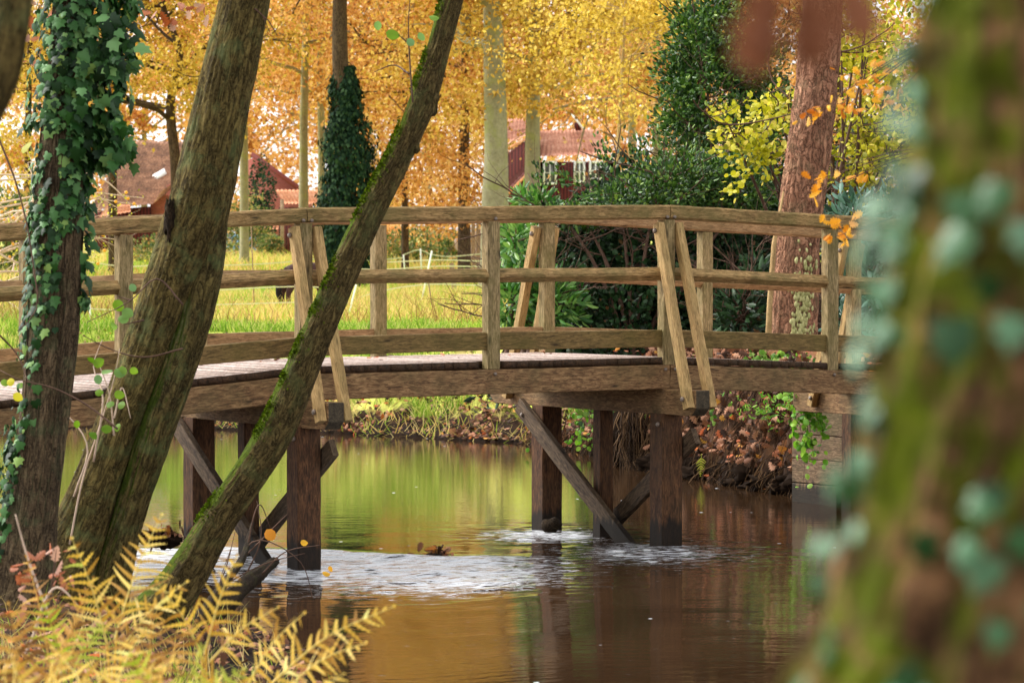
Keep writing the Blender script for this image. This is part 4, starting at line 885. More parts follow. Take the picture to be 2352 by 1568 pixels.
# muddy overhanging lip (undercut) : lumps
mb = MB(); rng = random.Random(9)
for k in range(60):
    t_ = rng.uniform(0, 1); i = rng.choice([5,6,6,7,7,8]); a, b = FB[i], FB[i+1]; q = a+(b-a)*t_; out = np.array([-(b-a)[1], (b-a)[0]]); out /= np.linalg.norm(out); s_ = 1 if inside(np.array([q+out*.1]), POLY)[0] else -1
    q = q-out*s_*rng.uniform(.0, .16); blob(mb, (q[0], q[1], rng.uniform(.0, .12)), rng.uniform(.06, .13), k, (1.4,1,.7), 12, 9, .8, 3.5)
tag(mb.obj('bank_mud', M['mud'], None, True), None, None, None, 'structure')
p = scatter(2600, 1.0, 2.9, 26.5, 31.5, lambda x, y, h, a, b, f, s: f & (a < .8)); n = len(p)
# small plants on the banks
def small_plant(label, base, top_px, d, n, size, mat, tpl=ROUND, droop=False, cat='plant', name='bank_plant', sp=(.12,.08,.1), stems=6, group=None):
    root = empty(name, base, label, cat, group); mb = MB(); mb2 = MB(); tgt = P(*top_px, d)
    for k in range(stems):
        e = tgt+np.array([R.gauss(0, sp[0]), R.gauss(0, sp[1]), R.gauss(0, sp[2])]); b0 = np.array(base, float); m_ = (b0+e)/2+np.array([R.gauss(0, .03), 0, .05]); c, r = catmull([b0, m_, e], [.004,.003,.0012], 9); tube(mb, c, r, 4, None, False)
        q = max(2, n//stems); pos = c[NR.integers(2, 9, q)]+NR.normal(0, .028, (q, 3)); leaves(mb2, tpl, pos, rdir(q)+np.array([0,0,-.6 if droop else .2]), rdir(q)*.7+np.array([0,-.6,.6]), NR.uniform(size*.6, size*1.2, q))
    mb.obj('stem', M['twig'], root, True); mb2.obj('leaves', mat, root); return root
M['bankgreen'] = leafm('bank_green_leaf', [(0, S(80,140,30)), (.6, S(126,182,50)), (1, S(176,214,96))], .4, .5, .3)
q = P(1856,920,25.5); small_plant('bright green creeper hanging down the plank wall', q, (1862,1010), 25.4, 210, .055, M['bankgreen'], ROUND, True, 'creeper', 'creeper', (.10,.05,.20), 16)
q = P(1745,960,27.3); small_plant('green leafy plant on the bank just left of the plank wall', q, (1748,935), 27.2, 110, .05, M['bankgreen'], LANCE, False, sp=(.16,.08,.08), stems=9)
q = P(1830,915,26.1); small_plant('lush green tuft on top of the plank wall', q, (1832,925), 26.0, 90, .055, M['bankgreen'], LANCE, False, sp=(.16,.08,.04), stems=8)
q = P(1352,1000,33.2); small_plant('green bramble leaves drooping over the water between the right pier piles', (q[0], q[1], 1.0), (1345,985), 33, 260, .06, M['bankgreen'], ROUND, True, sp=(.26,.1,.2), stems=14)
q = P(1440,1000,31.6); small_plant('dark leafy branches hanging above the undercut bank behind the middle pile', (q[0], q[1], 1.1), (1450,955), 31.6, 260, .06, M['holly'], ROUND, True, sp=(.25,.1,.12), stems=14)
q = P(1130,905,34.6); small_plant('dark rhododendron branch drooping beside the far end of the pier beam', (q[0]+.2, q[1], 1.2), (1110,930), 34.4, 44, .13, M['shrub'], LANCE, True, sp=(.12,.1,.1), stems=7)
# undercut dark stump
mbr = MB()
for k in range(160):
    a0 = P(R.uniform(1420,1500), R.uniform(925,1000), 30.85+R.uniform(-.05,.1)); pts = [a0]
    for j in range(4): pts.append(pts[-1]+np.array([R.gauss(0,.03), R.gauss(-.01,.02), -R.uniform(.06,.16)]))
    for q_ in pts: q_[2] = max(q_[2], -.03)
    tube(mbr, pts, np.linspace(.006, .0015, 5), 4, None, False)
st = empty('tree_stump', P(1465,1065,31), 'dark undercut root stump overhanging the water behind the right pier', 'stump')
mb = MB(); blob(mb, P(1470,1000,31.2), .34, 6, (1.0,.9,.9), 22, 16, .5, 3); blob(mb, P(1450,1045,31.1), .16, 8, (1.1,.8,.7), 16, 12, .5, 3); mb.obj('wood', M['mud'], st, True); mbr.obj('roots', M['root'], st)
# ------------------------------------------------------------------ ferns
def frond(mb, a, b, width, nrm, sag=.06, curl=0, n=17, teeth=11):
    a = np.array(a, float); b = np.array(b, float); L = np.linalg.norm(b-a); up = np.array([0,0,1.0]); m = (a+b)/2+up*sag*L*1.2; n = max(10, int(L/.024)); c, _ = catmull([a, m, b-up*sag*L*.3], [1,1,1], n)
    tube(mb, c, np.linspace(.0030, .0008, n), 4, None, False)
    T = np.gradient(c, axis=0); T /= np.linalg.norm(T, axis=1)[:, None]
    for i in range(2, n):
        t_ = i/(n-1); pl = width*(math.sin(min(1, (t_+.10)*1.9)*math.pi/2))*(1-t_)**.8*1.1+.006
        for s in (-1, 1):
            q = pl*R.uniform(.8, 1.1); side = np.cross(T[i], nrm); side /= np.linalg.norm(side); dr = side*s*.90+T[i]*R.uniform(.35, .6)+np.array(nrm)*R.uniform(-.35, .2); dr /= np.linalg.norm(dr)
            dn_ = np.array([0,0,-R.uniform(.05,.5)])+T[i]*R.uniform(-.1, .3); q *= (.45 if R.random() < .06 else 1); wv = .0075+q*.02; per = T[i]-dr*np.dot(T[i], dr); per /= np.linalg.norm(per); per = per*.9+np.array(nrm)*R.uniform(-.4, .4); pts = []; k = max(3, int(q/.010))
            for j in range(k+1):
                f = j/k; p_ = c[i]+dr*q*f+dn_*q*f*f
                for sub, w_ in ((0, .25), (.45, 1.0)):
                    pp_ = p_+dr*q*sub/k; ww = wv*w_*(1-f)**.7+.0004; pts += [pp_+per*ww, pp_-per*ww]
            m2 = len(pts)//2; mb.add(pts, None, [(2*g_, 2*g_+1, 2*g_+3, 2*g_+2) for g_ in range(m2-1)])
ferns = [
 ('golden fern with one tall upright frond in front of the forked trunk', [((262,1470),(372,1175),.155),((250,1490),(165,1230),.12),((270,1500),(430,1330),.11)], 8.6, 'fern'),
 ('golden fern with a short upright frond below the leaning trunk', [((470,1500),(545,1270),.11),((470,1520),(360,1330),.10),((480,1520),(640,1390),.10)], 8.0, 'fern'),
 ('golden fern at the bottom with fronds arching right over the water', [((600,1590),(905,1385),.11),((640,1600),(840,1470),.09),((560,1590),(700,1400),.10)], 7.6, 'fern'),
 ('low golden fern filling the bottom left corner', [((60,1640),(20,1380),.14),((80,1640),(190,1400),.14),((50,1650),(-60,1450),.13)], 7.2, 'fern_b'),
 ('pale golden fern beneath the tall frond', [((240,1660),(330,1440),.13),((230,1660),(120,1480),.13),((250,1670),(420,1500),.12)], 6.9, 'fern'),
 ('greenish yellow fern near the bottom centre left', [((400,1680),(470,1480),.12),((400,1690),(560,1530),.12),((380,1690),(300,1500),.12)], 6.6, 'fern_g'),
 ('yellow fern cut off by the bottom edge under the arching fronds', [((640,1720),(790,1540),.11),((620,1720),(560,1540),.11),((640,1730),(870,1600),.10)], 6.4, 'fern'),
 ('brown tipped fern between the ivy trunk and the tall frond', [((120,1560),(60,1270),.11),((130,1560),(215,1320),.10)], 9.2, 'fern_b'),
 ('brown and gold fern just above the pale one', [((330,1600),(260,1400),.12),((350,1600),(450,1420),.12),((340,1600),(350,1390),.11)], 7.7, 'fern_b'),
 ('gold fern at the very bottom left of centre', [((150,1750),(60,1560),.13),((160,1750),(240,1540),.13),((170,1750),(350,1590),.12)], 6.0, 'fern'),
 ('pale gold fern arching left at the lower left corner', [((60,1700),(-40,1530),.13),((70,1700),(150,1500),.12),((80,1710),(20,1490),.11)], 6.4, 'fern'),
 ('dense gold fern below the short upright frond', [((330,1720),(270,1560),.12),((340,1720),(420,1570),.12),((330,1730),(350,1520),.11)], 6.3, 'fern'),
 ('thin greenish fern left of the tall upright frond', [((150,1560),(95,1370),.10),((160,1560),(240,1420),.10)], 8.8, 'fern_g'),
 ('light gold fern right of centre at the bottom edge', [((560,1720),(480,1540),.10),((570,1720),(680,1560),.11)], 7.0, 'fern'),
 ('gold fern at the bottom beside the water edge', [((470,1760),(420,1580),.11),((480,1760),(600,1610),.11),((500,1770),(720,1640),.10)], 6.0, 'fern'),
]
for lab, fr, d, m in ferns:
    bx = np.mean([f[0][0] for f in fr]); x_ = P(bx, 0, d)[0]; g = H1(x_, d); root = empty('fern', (x_, d, g), lab, 'fern', 'golden ferns in the foreground')
    for (a, b, w) in fr:
        mb = MB(); pa = P(a[0], a[1], d); pb = P(b[0], b[1], d+R.uniform(-.25, .25)); g0 = np.array([x_+R.gauss(0,.02), d+R.gauss(0,.02), g-.02])
        c, r = catmull([g0, (g0*.4+pa*.6), pa+(pb-pa)*.05], [.004,.004,.0034], 10); tube(mb, c, r, 5, None, False)
        v = pb-pa; nrm = np.array([-.15, -.75, .66]); nrm = nrm-v*np.dot(nrm, v)/np.dot(v, v); nrm /= np.linalg.norm(nrm)
        frond(mb, pa, pb, w, nrm); mb.obj('frond', M[m], root)
# ------------------------------------------------------------------ foreground twigs, log, debris
logt = empty('fallen_log', P(500,1400,16.6), 'dark wet log slanting from the near bank into the stream', 'log')
mb = MB(); c, r = catmull([P(330,1500,15.9), P(470,1420,16.4), P(560,1345,17.2), P(632,1288,18.6)], [.08,.07,.055,.035], 60); tube(mb, c, r, 26, bark_disp(8, .010)); mb.obj('wood', M['log'], logt, True)
mb = MB(); c, r = catmull([P(430,1460,16.0), P(500,1360,16.6), P(560,1275,17.4), P(580,1200,18)], [.04,.03,.022,.012], 50); tube(mb, c, r, 20, bark_disp(9, .004)); tag(mb.obj('dead_branch', M['log'], None, True), 'dark dead branch rising behind the foot of the leaning tree', 'branch')
def twigs(name, label, items, d, mat, leafs=None, cat='twig', lm=None, ls=.05, base=None, tpl=ROUND):
    root = empty(name, base if base is not None else P(*items[0][0], d), label, cat); mb = MB()
    for it in items:
        c, r = catmull([P(x_, y_, d+R.gauss(0, .04)) for x_, y_ in it], list(np.linspace(.0052, .0018, len(it))), 14); tube(mb, c, r, 5)
    mb.obj('stem', mat, root, True)
    if leafs:
        mb = MB()
        for (a, b, s) in leafs: leaves(mb, tpl, P(a, b, d-.02)[None], rdir(1)*.6+np.array([.6,0,-.3]), rdir(1)*.5+np.array([0,-.9,.4]), ls*s)
        mb.obj('leaves', lm or M['green_leaf'], root)
    return root
twigs('sapling', 'thin bramble twigs with small green leaves between the ivy trunk and the forked trunk', [[(160,1250),(190,1100),(235,960),(262,870),(275,800)],[(262,1000),(250,900),(225,830)],[(262,960),(280,890),(300,960)],[(215,1060),(235,900),(215,840),(235,780)],[(170,1140),(200,1020),(150,950),(40,905)]],
      15.0, M['twig_pale'], [(215,840,1.2),(235,850,1.3),(262,850,1.2),(280,840,1.1),(222,860,1),(262,905,1.1),(270,930,1),(218,900,.9),(245,925,1),(232,985,1.1),(262,985,1),(298,848,.9),(120,890,1.3),(128,885,.9),(45,955,1.2),(58,960,1.1),(205,1000,1.2),(40,880,1),(10,870,1),(175,965,.8),(205,820,.9)], 'sapling', base=P(165,1320,15))
twigs('dead_twig', 'long thin bare twig crossing in front of the ivy trunk', [[(270,985),(200,930),(120,890),(40,870),(0,850)],[(-10,300),(40,430),(75,600),(80,720),(40,760)],[(-10,760),(40,815),(66,880)]], 14.2, M['twig'], [(50,340,1.6),(30,905,1),(15,880,.9)], lm=M['lime'])
twigs('dead_twig', 'bare twigs with a few green leaves in front of the second railing post', [[(420,700),(360,640),(300,690),(200,740)],[(300,690),(270,680)],[(330,735),(285,745)],[(420,800),(330,820),(250,800),(190,770)]], 15.0, M['twig'], [(262,690,1.3),(280,712,1.3),(272,738,1.2),(255,748,1),(300,652,.9)])
twigs('side_shoot', 'slim upright shoot with small green leaves growing from the upper leaning trunk', [[(948,235),(940,120),(938,60),(948,-60)],[(940,170),(900,150),(860,165)],[(938,100),(915,80)]], 15.9, M['twig'], [(886,75,1.5),(868,48,1.0),(962,75,1.0),(985,40,1.1),(935,90,1)])
twigs('drift_twigs', 'tangle of dead branches and dry stems at the waterline behind the leaning tree', [[(560,1330),(600,1230),(590,1150)],[(540,1300),(640,1200),(660,1180)],[(560,1290),(600,1160),(620,1210)],[(500,1350),(620,1290),(700,1270)],[(520,1330),(590,1240),(690,1290),(720,1380)],[(480,1390),(520,1300),(540,1220)],[(600,1320),(650,1270),(740,1250)],[(510,1420),(505,1340),(530,1260)]], 17.6, M['twig'], [(612,1215,1.6),(690,1245,.9),(740,1315,1),(755,1300,.7)], lm=M['oakleaf'])
spray('dead rust coloured leaves on dry stems among the ferns', [(70,1310,26,12),(130,1260,18,6),(160,1330,24,8),(60,1380,18,6)], 10.5, P(110,1450,10.5), M['brownleaf'], size=.05, name='dead_plant')
for lab, a, b, c_ in (('dry grey stem rising in front of the forked trunk foot', (115,1420), (60,1270), (35,1180)), ('dry bent stem at the lower left among the ferns', (60,1500), (140,1350), (180,1390))):
    twigs('dry_stem', lab, [[a, b, c_]], 9.8, M['twig_pale'])
# debris caught at the left pile and in the riffle
db = empty('debris_heap', P(368,1235,20.7), 'heap of wet leaves and twigs caught at the waterline beside the left pier', 'debris')
mb = MB(); blob(mb, P(372,1238,20.7), .11, 4, (1.3,1,.55), 16, 10, .6, 3); mb.obj('mass', M['mud'], db, True)
mb = MB(); n = 60; pos = P(372,1228,20.65)+NR.normal(0, 1, (n, 3))*np.array([.12,.06,.03]); leaves(mb, OAK, pos, rdir(n), rdir(n)+np.array([0,-.5,.6]), NR.uniform(.04, .08, n)); mb.obj('leaves', M['litter'], db)
cl = empty('leaf_clump', P(1000,1272,21.2), 'small clump of brown and yellow leaves on the crest of the riffle', 'leaf clump')
mb = MB(); n = 34; pos = P(1000,1270,21.2)+NR.normal(0, 1, (n, 3))*np.array([.05,.03,.012]); leaves(mb, OAK, pos, rdir(n)+np.array([.5,0,0]), rdir(n)+np.array([0,-.6,.5]), NR.uniform(.04, .09, n)); mb.obj('leaves', M['litter'], cl)
mb = MB(); blob(mb, P(998,1278,21.2), .05, 5, (1.7,1,.5), 12, 8, .4); mb.obj('mass', M['log'], cl, True)
mb = MB(); blob(mb, P(1268,1206,23.1), .075, 15, (1.0,.8,.7), 14, 10, .3); tag(mb.obj('wood_stub', M['log'], None, True), 'short black stub of wood at the foot of the far right pile', 'stub')
# hanging little yellow fern over the water on the right
x_, y_, z_ = P(1610,1045,29.0); hf = empty('fern', (x_, y_, z_), 'tiny pale yellow green fern frond hanging over the dark water on the right', 'fern'); mb = MB(); frond(mb, (x_, y_-.1, z_+.02), P(1609,1092,28.9), .06, (0,-1,.1), .0); mb.obj('frond', M['fern_g'], hf)
# ------------------------------------------------------------------ buildings (about 190 m away)
def quad(mb, a, b, c, d, th=.12, n=None):
    a, b, c, d = [np.array(q, float) for q in (a, b, c, d)]; nr = np.cross(b-a, d-a); nr /= np.linalg.norm(nr); o = nr*th
    mb.add([a, b, c, d, a-o, b-o, c-o, d-o], None, [(0,1,2,3),(7,6,5,4),(0,4,5,1),(1,5,6,2),(2,6,7,3),(3,7,4,0)])
def tiled(mb, a, b, c, d, nx, ny, amp=.05):
    """roof slope as rows of pantiles; a,b eave, c,d ridge (c above b)"""
    a, b, c, d = [np.array(q, float) for q in (a, b, c, d)]; nr = np.cross(b-a, d-a); nr /= np.linalg.norm(nr); nxs = nx*4; V = []; rows = []
    for j in range(ny):
        for e in (0, 1):
            t_ = (j+e)/ny; off = amp*.9*(1-e)
            for i in range(nxs+1):
                s = i/nxs; p_ = (a*(1-s)+b*s)*(1-t_)+(d*(1-s)+c*s)*t_; V.append(p_+nr*(off+amp*.6*math.cos(i/4*2*math.pi)))
    w_ = nxs+1; Q = [(r*w_+i, r*w_+i+1, (r+1)*w_+i+1, (r+1)*w_+i) for r in range(2*ny-1) for i in range(nxs)]
    mb.add(V, None, Q)
def dirto(px, py, d): return P(px, py, d)
# the red house
D0 = 190; h = empty('red_house', (P(1300,600,D0)[0], D0, H1(P(1300,600,D0)[0], D0)), 'dark red boarded house with tiled roof and white windows behind the trees', 'house')
def pt(px, py, dd=0): return P(px, py, D0+dd)
gz = h.location[2]-.3
def low(p): q = np.array(p); q[2] = gz; return q
mb = MB(); L_, R_ = pt(1238,372), pt(1410,372)
quad(mb, low(L_), low(R_), R_, L_, .25); quad(mb, low(R_), low(R_)+np.array([0,6,0]), R_+np.array([0,6,0]), R_, .25); quad(mb, low(L_)+np.array([0,6,0]), low(L_), L_, L_+np.array([0,6,0]), .25); mb.obj('wall', M['boards'], h)
mb = MB(); tiled(mb, pt(1222,362,-.5), pt(1402,356,-.5), pt(1372,296,4), pt(1240,300,4), 16, 6, .07); o = mb.obj('roof', M['roof_red'], h)
mb = MB(); quad(mb, pt(1322,300,3), pt(1336,300,3), pt(1328,272,3), pt(1318,284,3), .2); mb.obj('dormer', M['boards'], h)
mb = MB(); a_, b_ = pt(1314,262,2.6), pt(1342,300,2.6); mb.box((a_+b_)/2, (np.linalg.norm(b_-a_), .5, .10), b_-a_, (0,0,1)); mb.obj('gable_board', M['window_white'], h)
# side wing with steep gable roof to the left
mb = MB(); quad(mb, low(pt(1165,420,-2)), low(pt(1240,420,-2)), pt(1240,300,-2), pt(1165,360,-2), .25); mb.obj('wall', M['boards'], h)
mb = MB(); tiled(mb, pt(1167,440,-3.2), pt(1245,362,-3.2), pt(1240,300,1.5), pt(1167,350,1.5), 9, 9, .06); mb.obj('roof', leafm('roof_dark_red', [(0, S(96,54,50)), (1, S(104,60,54))], 0, .85, .2), h)
mb = MB(); tiled(mb, pt(1150,342,-1.5), pt(1212,312,-1.5), pt(1222,270,4), pt(1150,275,4), 8, 5, .07); mb.obj('roof', M['roof_red'], h)
mb = MB(); a_, b_ = pt(1166,446,-3.5), pt(1244,366,-3.5); mb.box((a_+b_)/2, (np.linalg.norm(b_-a_), .25, .16), b_-a_, (0,0,1)); a_, b_ = pt(1162,344,-1.8), pt(1214,316,-1.8); mb.box((a_+b_)/2, (np.linalg.norm(b_-a_), .25, .16), b_-a_, (0,0,1)); mb.obj('verge_tiles', M['roof_or'], h)
for k, (x0_, x1_, y0_, y1_) in enumerate([(1247,1279,370,424), (1318,1344,370,420), (1353,1383,370,414)]):
    c_ = pt((x0_+x1_)/2, (y0_+y1_)/2, -.32); w_ = (x1_-x0_)*D0/F; h_ = (y1_-y0_)*D0/F
    mb = MB(); mb.box(c_+np.array([0,.06,0]), (w_-.1, .04, h_-.1)); pane_ = mb
    mb = MB(); t_ = .13
    for s in (-1, 1): mb.box(c_+np.array([s*(w_/2-t_/2),0,0]), (t_, .1, h_)); mb.box(c_+np.array([0,0,s*(h_/2-t_/2)]), (w_-2*t_-.004, .1, t_))
    mb.box(c_+np.array([0,.01,0]), (.07, .06, h_-2*t_)); mb.box(c_+np.array([0,.012,0]), (w_-2*t_, .05, .06)); mb.box(c_+np.array([0,.014,-h_*.0]), (.02, .02, .02))
    fr_ = mb.obj('window_frame', M['window_white'], h); pane_.obj('window_pane', M['glass'], fr_)
# long low tiled roofs behind left of the house (orange speckle) : farmhouse annexe
# old barn on the left
D0 = 185; b = empty('old_barn', (P(340,600,D0)[0], D0, H1(P(340,600,D0)[0], D0)), 'old barn with a big mossy brown tiled roof behind the left trees', 'barn'); gz = b.location[2]-.3
mb = MB(); tiled(mb, pt(206,486,-3), pt(352,470,-3), pt(520,330,4), pt(292,322,4), 24, 16, .06); tiled(mb, pt(352,470,-3), pt(372,440,-3), pt(520,330,4), pt(519,330,4), 4, 6, .05); mb.obj('roof', M['roof_brown'], b)
mb = MB(); quad(mb, low(pt(345,460,-1)), low(pt(520,460,-1)), pt(520,340,-1), pt(345,452,-1), .25); mb.obj('wall', M['brick'], b)
mb = MB(); quad(mb, low(pt(216,470,-1.4)), low(pt(352,470,-1.4)), pt(345,474,-1.4), pt(216,484,-1.4), .25); mb.obj('front_wall', M['boards'], b)
mb = MB(); tiled(mb, pt(228,500,-6), pt(300,488,-6), pt(300,470,-4.2), pt(250,470,-4.2), 8, 3, .05); mb.obj('porch_roof', M['roof_or'], b)
mb = MB(); a_ = pt(238,372,-.5); tube(mb, [a_-np.array([0,0,.9]), a_+np.array([0,0,.5])], [.13,.13], 12); blob(mb, a_+np.array([0,0,.62]), .22, 1, (1,1,.5), 10, 6, 0); mb.obj('flue_pipe', plain('zinc', S(170,176,184), .4, .1), b)
mb = MB(); mb.box(pt(360,405,.2), (1.2, .5, .10), pt(384,392)-pt(336,420), (0,-.6,.8)); mb.obj('skylight', M['window_white'], b)
# brick gable
D0 = 178; b = empty('brick_outbuilding', (P(650,600,D0)[0], D0, H1(P(650,600,D0)[0], D0)), 'brick gable wall with dark red verge and small tiled lean-to left of the ivy column', 'outbuilding'); gz = b.location[2]-.3
mb = MB(); c0 = [low(pt(560,460)), low(pt(716,460)), pt(716,462), pt(583,362), pt(560,372)]; V = c0+[q+np.array([0,.3,0]) for q in c0]; mb.add(V, [(0,1,2),(0,2,3),(0,3,4),(5,7,6),(5,8,7),(5,9,8)], [(k, k+5, (k+1) % 5+5, (k+1) % 5) for k in range(5)]); mb.obj('gable_wall', M['brick'], b)
mb = MB(); a_, b_ = pt(578,354,-.4), pt(722,458,-.4); mb.box((a_+b_)/2, (np.linalg.norm(b_-a_), .5, .28), b_-a_, (0,0,1)); mb.obj('verge_board', plain('dark_red_paint', S(124,58,54), .7, .1), b)
mb = MB(); tiled(mb, pt(652,470,-4.5), pt(760,470,-4.5), pt(754,436,-2), pt(630,436,-2), 14, 4, .06); tiled(mb, pt(516,532,-7), pt(640,528,-7), pt(640,500,-4.2), pt(516,500,-4.2), 14, 3, .06); mb.obj('roof', M['roof_or'], b)
mb = MB(); quad(mb, low(pt(640,480,-3.6)), low(pt(752,480,-3.6)), pt(752,476,-3.6), pt(640,476,-3.6), .2); mb.obj('shed_wall', M['boards'], b)
for xx_ in (648, 520): mb = MB(); mb.box(low(pt(xx_,560,-6.6))+np.array([0,0,1.6]), (.2,.2,3.3)); mb.obj('shed_post', M['greywood'], b)
# blue tarpaulin
p_ = P(555,552,168); tp = MB(); n = 14
for i in range(n):
    pass
xs = np.linspace(-1.0, 1.0, n); V = [];
for i, x_ in enumerate(xs):
    for j, (dy, z_) in enumerate(((-.9,-1.6),(-.8,0),(-.3,.32),(.5,.34),(.9,-1.6))): V.append((p_[0]+x_*1.0, p_[1]+dy+.06*math.sin(i*1.7+j), p_[2]+z_+.07*math.sin(i*2.1+j*2)*(1 if 0 < j < 4 else 0)))
Q = [(i*5+j, (i+1)*5+j, (i+1)*5+j+1, i*5+j+1) for i in range(n-1) for j in range(4)]
ends = [(0,1,2,3), ((n-1)*5+3,(n-1)*5+2,(n-1)*5+1,(n-1)*5)]; tp.add(V, None, Q+ends); tag(tp.obj('covered_pile', M['blue']), 'pale blue tarpaulin covering a pile under the lean-to roof', 'tarpaulin')
# ------------------------------------------------------------------ low bushes and hedge at the field edge
for k, (px, py, d, rx, rz, m, lab) in enumerate([
    (40,500,84,110,70,'hedge','scruffy green and brown bush at the far left edge of the field'),
    (560,500,150,60,60,'hedge','dim green bush between the barn and the brick gable'),
    (600,435,160,30,70,'ivy_far','dark evergreen climbing beside the brick gable'),
    (960,560,120,110,38,'hedge','green hedge clump left of the leaning trunk below the handrail'),
    (1060,565,112,70,34,'hedge','brownish green hedge clump under the pale beech'),
    (760,560,125,60,30,'hedge','low bush at the foot of the ivy column'),
    (622,556,140,24,16,'hedge','small yellowish bush in front of the lean-to'),
    (420,560,130,120,26,'hedge','weedy strip in front of the barn'),
    (1300,560,110,160,60,'hedge','hedge in front of the red house'),
    (890,540,135,40,30,'peach','reddish brown shrub behind the meadow'),
    (1000,430,150,90,55,'orange','orange brown thicket left of the pale beech'), (900,440,158,70,50,'gold','golden thicket seen just right of the ivy column'), (1540,420,150,120,60,'yellow','yellow bush right of the red house'), (470,400,200,70,60,'peach','peach coloured bush behind the forked trunk')]):
    c_, r_ = px2(px, py, d, rx, 1.2, rz); b0 = np.array([c_[0], d, H1(c_[0], d)])
    r_ = (r_[0], r_[1], max(r_[2], .3)); leafy('field_bush', lab, 'bush', b0, [(c_, r_), (c_-np.array([r_[0]*.4, 0, max(0, c_[2]-b0[2])*.5]), (r_[0]*.8, r_[1], r_[2]*.9)), (c_+np.array([r_[0]*.4, 0, -max(0, c_[2]-b0[2])*.5]), (r_[0]*.7, r_[1], r_[2]))], 2600, DIA, .16, M[m], 60+k, 4, tmin=b0[2], shell=.4, gate=.25)
# boulders
for k, (px, py, d, r, lab) in enumerate([(1100,556,100,.42,'pale pink boulder on the bank under the beech'),(1058,562,101,.2,'small round stone left of the pale boulder'),(1080,590,99,.34,'flat stone below the pale boulder')]):
    mb = MB(); c_ = P(px, py, d); blob(mb, c_, r, k+3, (1,.8,1.0), 14, 10, .35); tag(mb.obj('boulder', M['rock'], None, True), lab, 'boulder')
# field fences
for lab, a, b_, d in (('grey brown wooden post by the boulders', (1087,606), (1087,508), 92), ('pale slim post right of the wooden post', (1099,640), (1098,505), 90), ('short broken wooden stake in the meadow', (1046,640), (1037,604), 72)):
    tag(timber('fence_post', P(*a, d)-np.array([0,0,.5]), P(*b_, d), rect(.11, .11), M['greywood'], None), lab, 'post')
poles = [('white slanting pole right of the leaning trunk', (786,760), (818,655), 47, .014), ('white slanting pole in mid meadow', (966,684), (992,577), 57, .017), ('thin brown stick pole below the mid rail', (1002,744), (983,640), 49, .010),
         ('thin grey pole left of the left pier braces', (587,758), (577,520), 50, .010), ('short white pole right of the left pier braces', (744,625), (744,583), 70, .022), ('small white pole left of the mid meadow pole', (930,620), (927,586), 80, .02), ('white pole standing behind the mid meadow pole', (968,610), (966,572), 80, .022), ('white cross stake seen between ivy trunk and forked trunk', (212,770), (205,690), 47, .016)]
for lab, a, b_, d, r in poles:
    mb = MB(); p0 = P(*a, d); p1 = P(*b_, d); p0 = p0-np.array([0,0,.15]); tube(mb, [p0, p1, p1+(p1-p0)/np.linalg.norm(p1-p0)*.01], [r, r, r*.6], 8); tag(mb.obj('fence_pole', M['white'] if 'white' in lab else M['greywood'], None, True), lab, 'pole', 'electric fence poles in the meadow')
def tapes(label, lst):
    root = empty('fence_tape_line', P(*lst[0][0], lst[0][-1]), label, 'fence tape')
    for it in lst:
        d = it[-1]; pts = it[:-1]; c, r = catmull([P(x_, y_, d) for x_, y_ in pts], [1]*len(pts), 16); mb = MB(); h_ = .009*d/48
        V = np.concatenate([c+np.array([0,0,h_]), c-np.array([0,0,h_]), c+np.array([0,.004,h_]), c+np.array([0,.004,-h_])]); n = 16
        Q = [(i, i+1, n+i+1, n+i) for i in range(n-1)]+[(2*n+i+1, 2*n+i, 3*n+i, 3*n+i+1) for i in range(n-1)]; mb.add(V, None, Q); mb.obj('tape', M['tape'], root)
tapes('near white electric fence tapes crossing the meadow left of the leaning trunk', [[(150,770),(300,768),(484,756),(587,748),(680,738),(786,732),47.5], [(150,706),(300,712),(508,699),(587,697),(680,694),(800,695),47.5], [(150,655),(350,668),(500,666),(590,661),(680,658),(810,664),47.5]])
tapes('white electric fence tapes right of the leaning trunk', [[(780,700),(860,672),(985,653),(1100,655),(1180,655),57], [(845,737),(900,722),(960,700),57], [(890,602),(935,600),(1000,597),(1110,600),57.2], [(750,616),(900,618),(985,612),(1110,612),58]])
tapes('far white electric fence tapes near the boulders', [[(925,586),(966,574),(985,582),(1120,583),80], [(744,592),(850,598),(925,592),80], [(380,606),(560,608),(666,601),(744,592),80], [(190,600),(300,612),(380,606),80]])
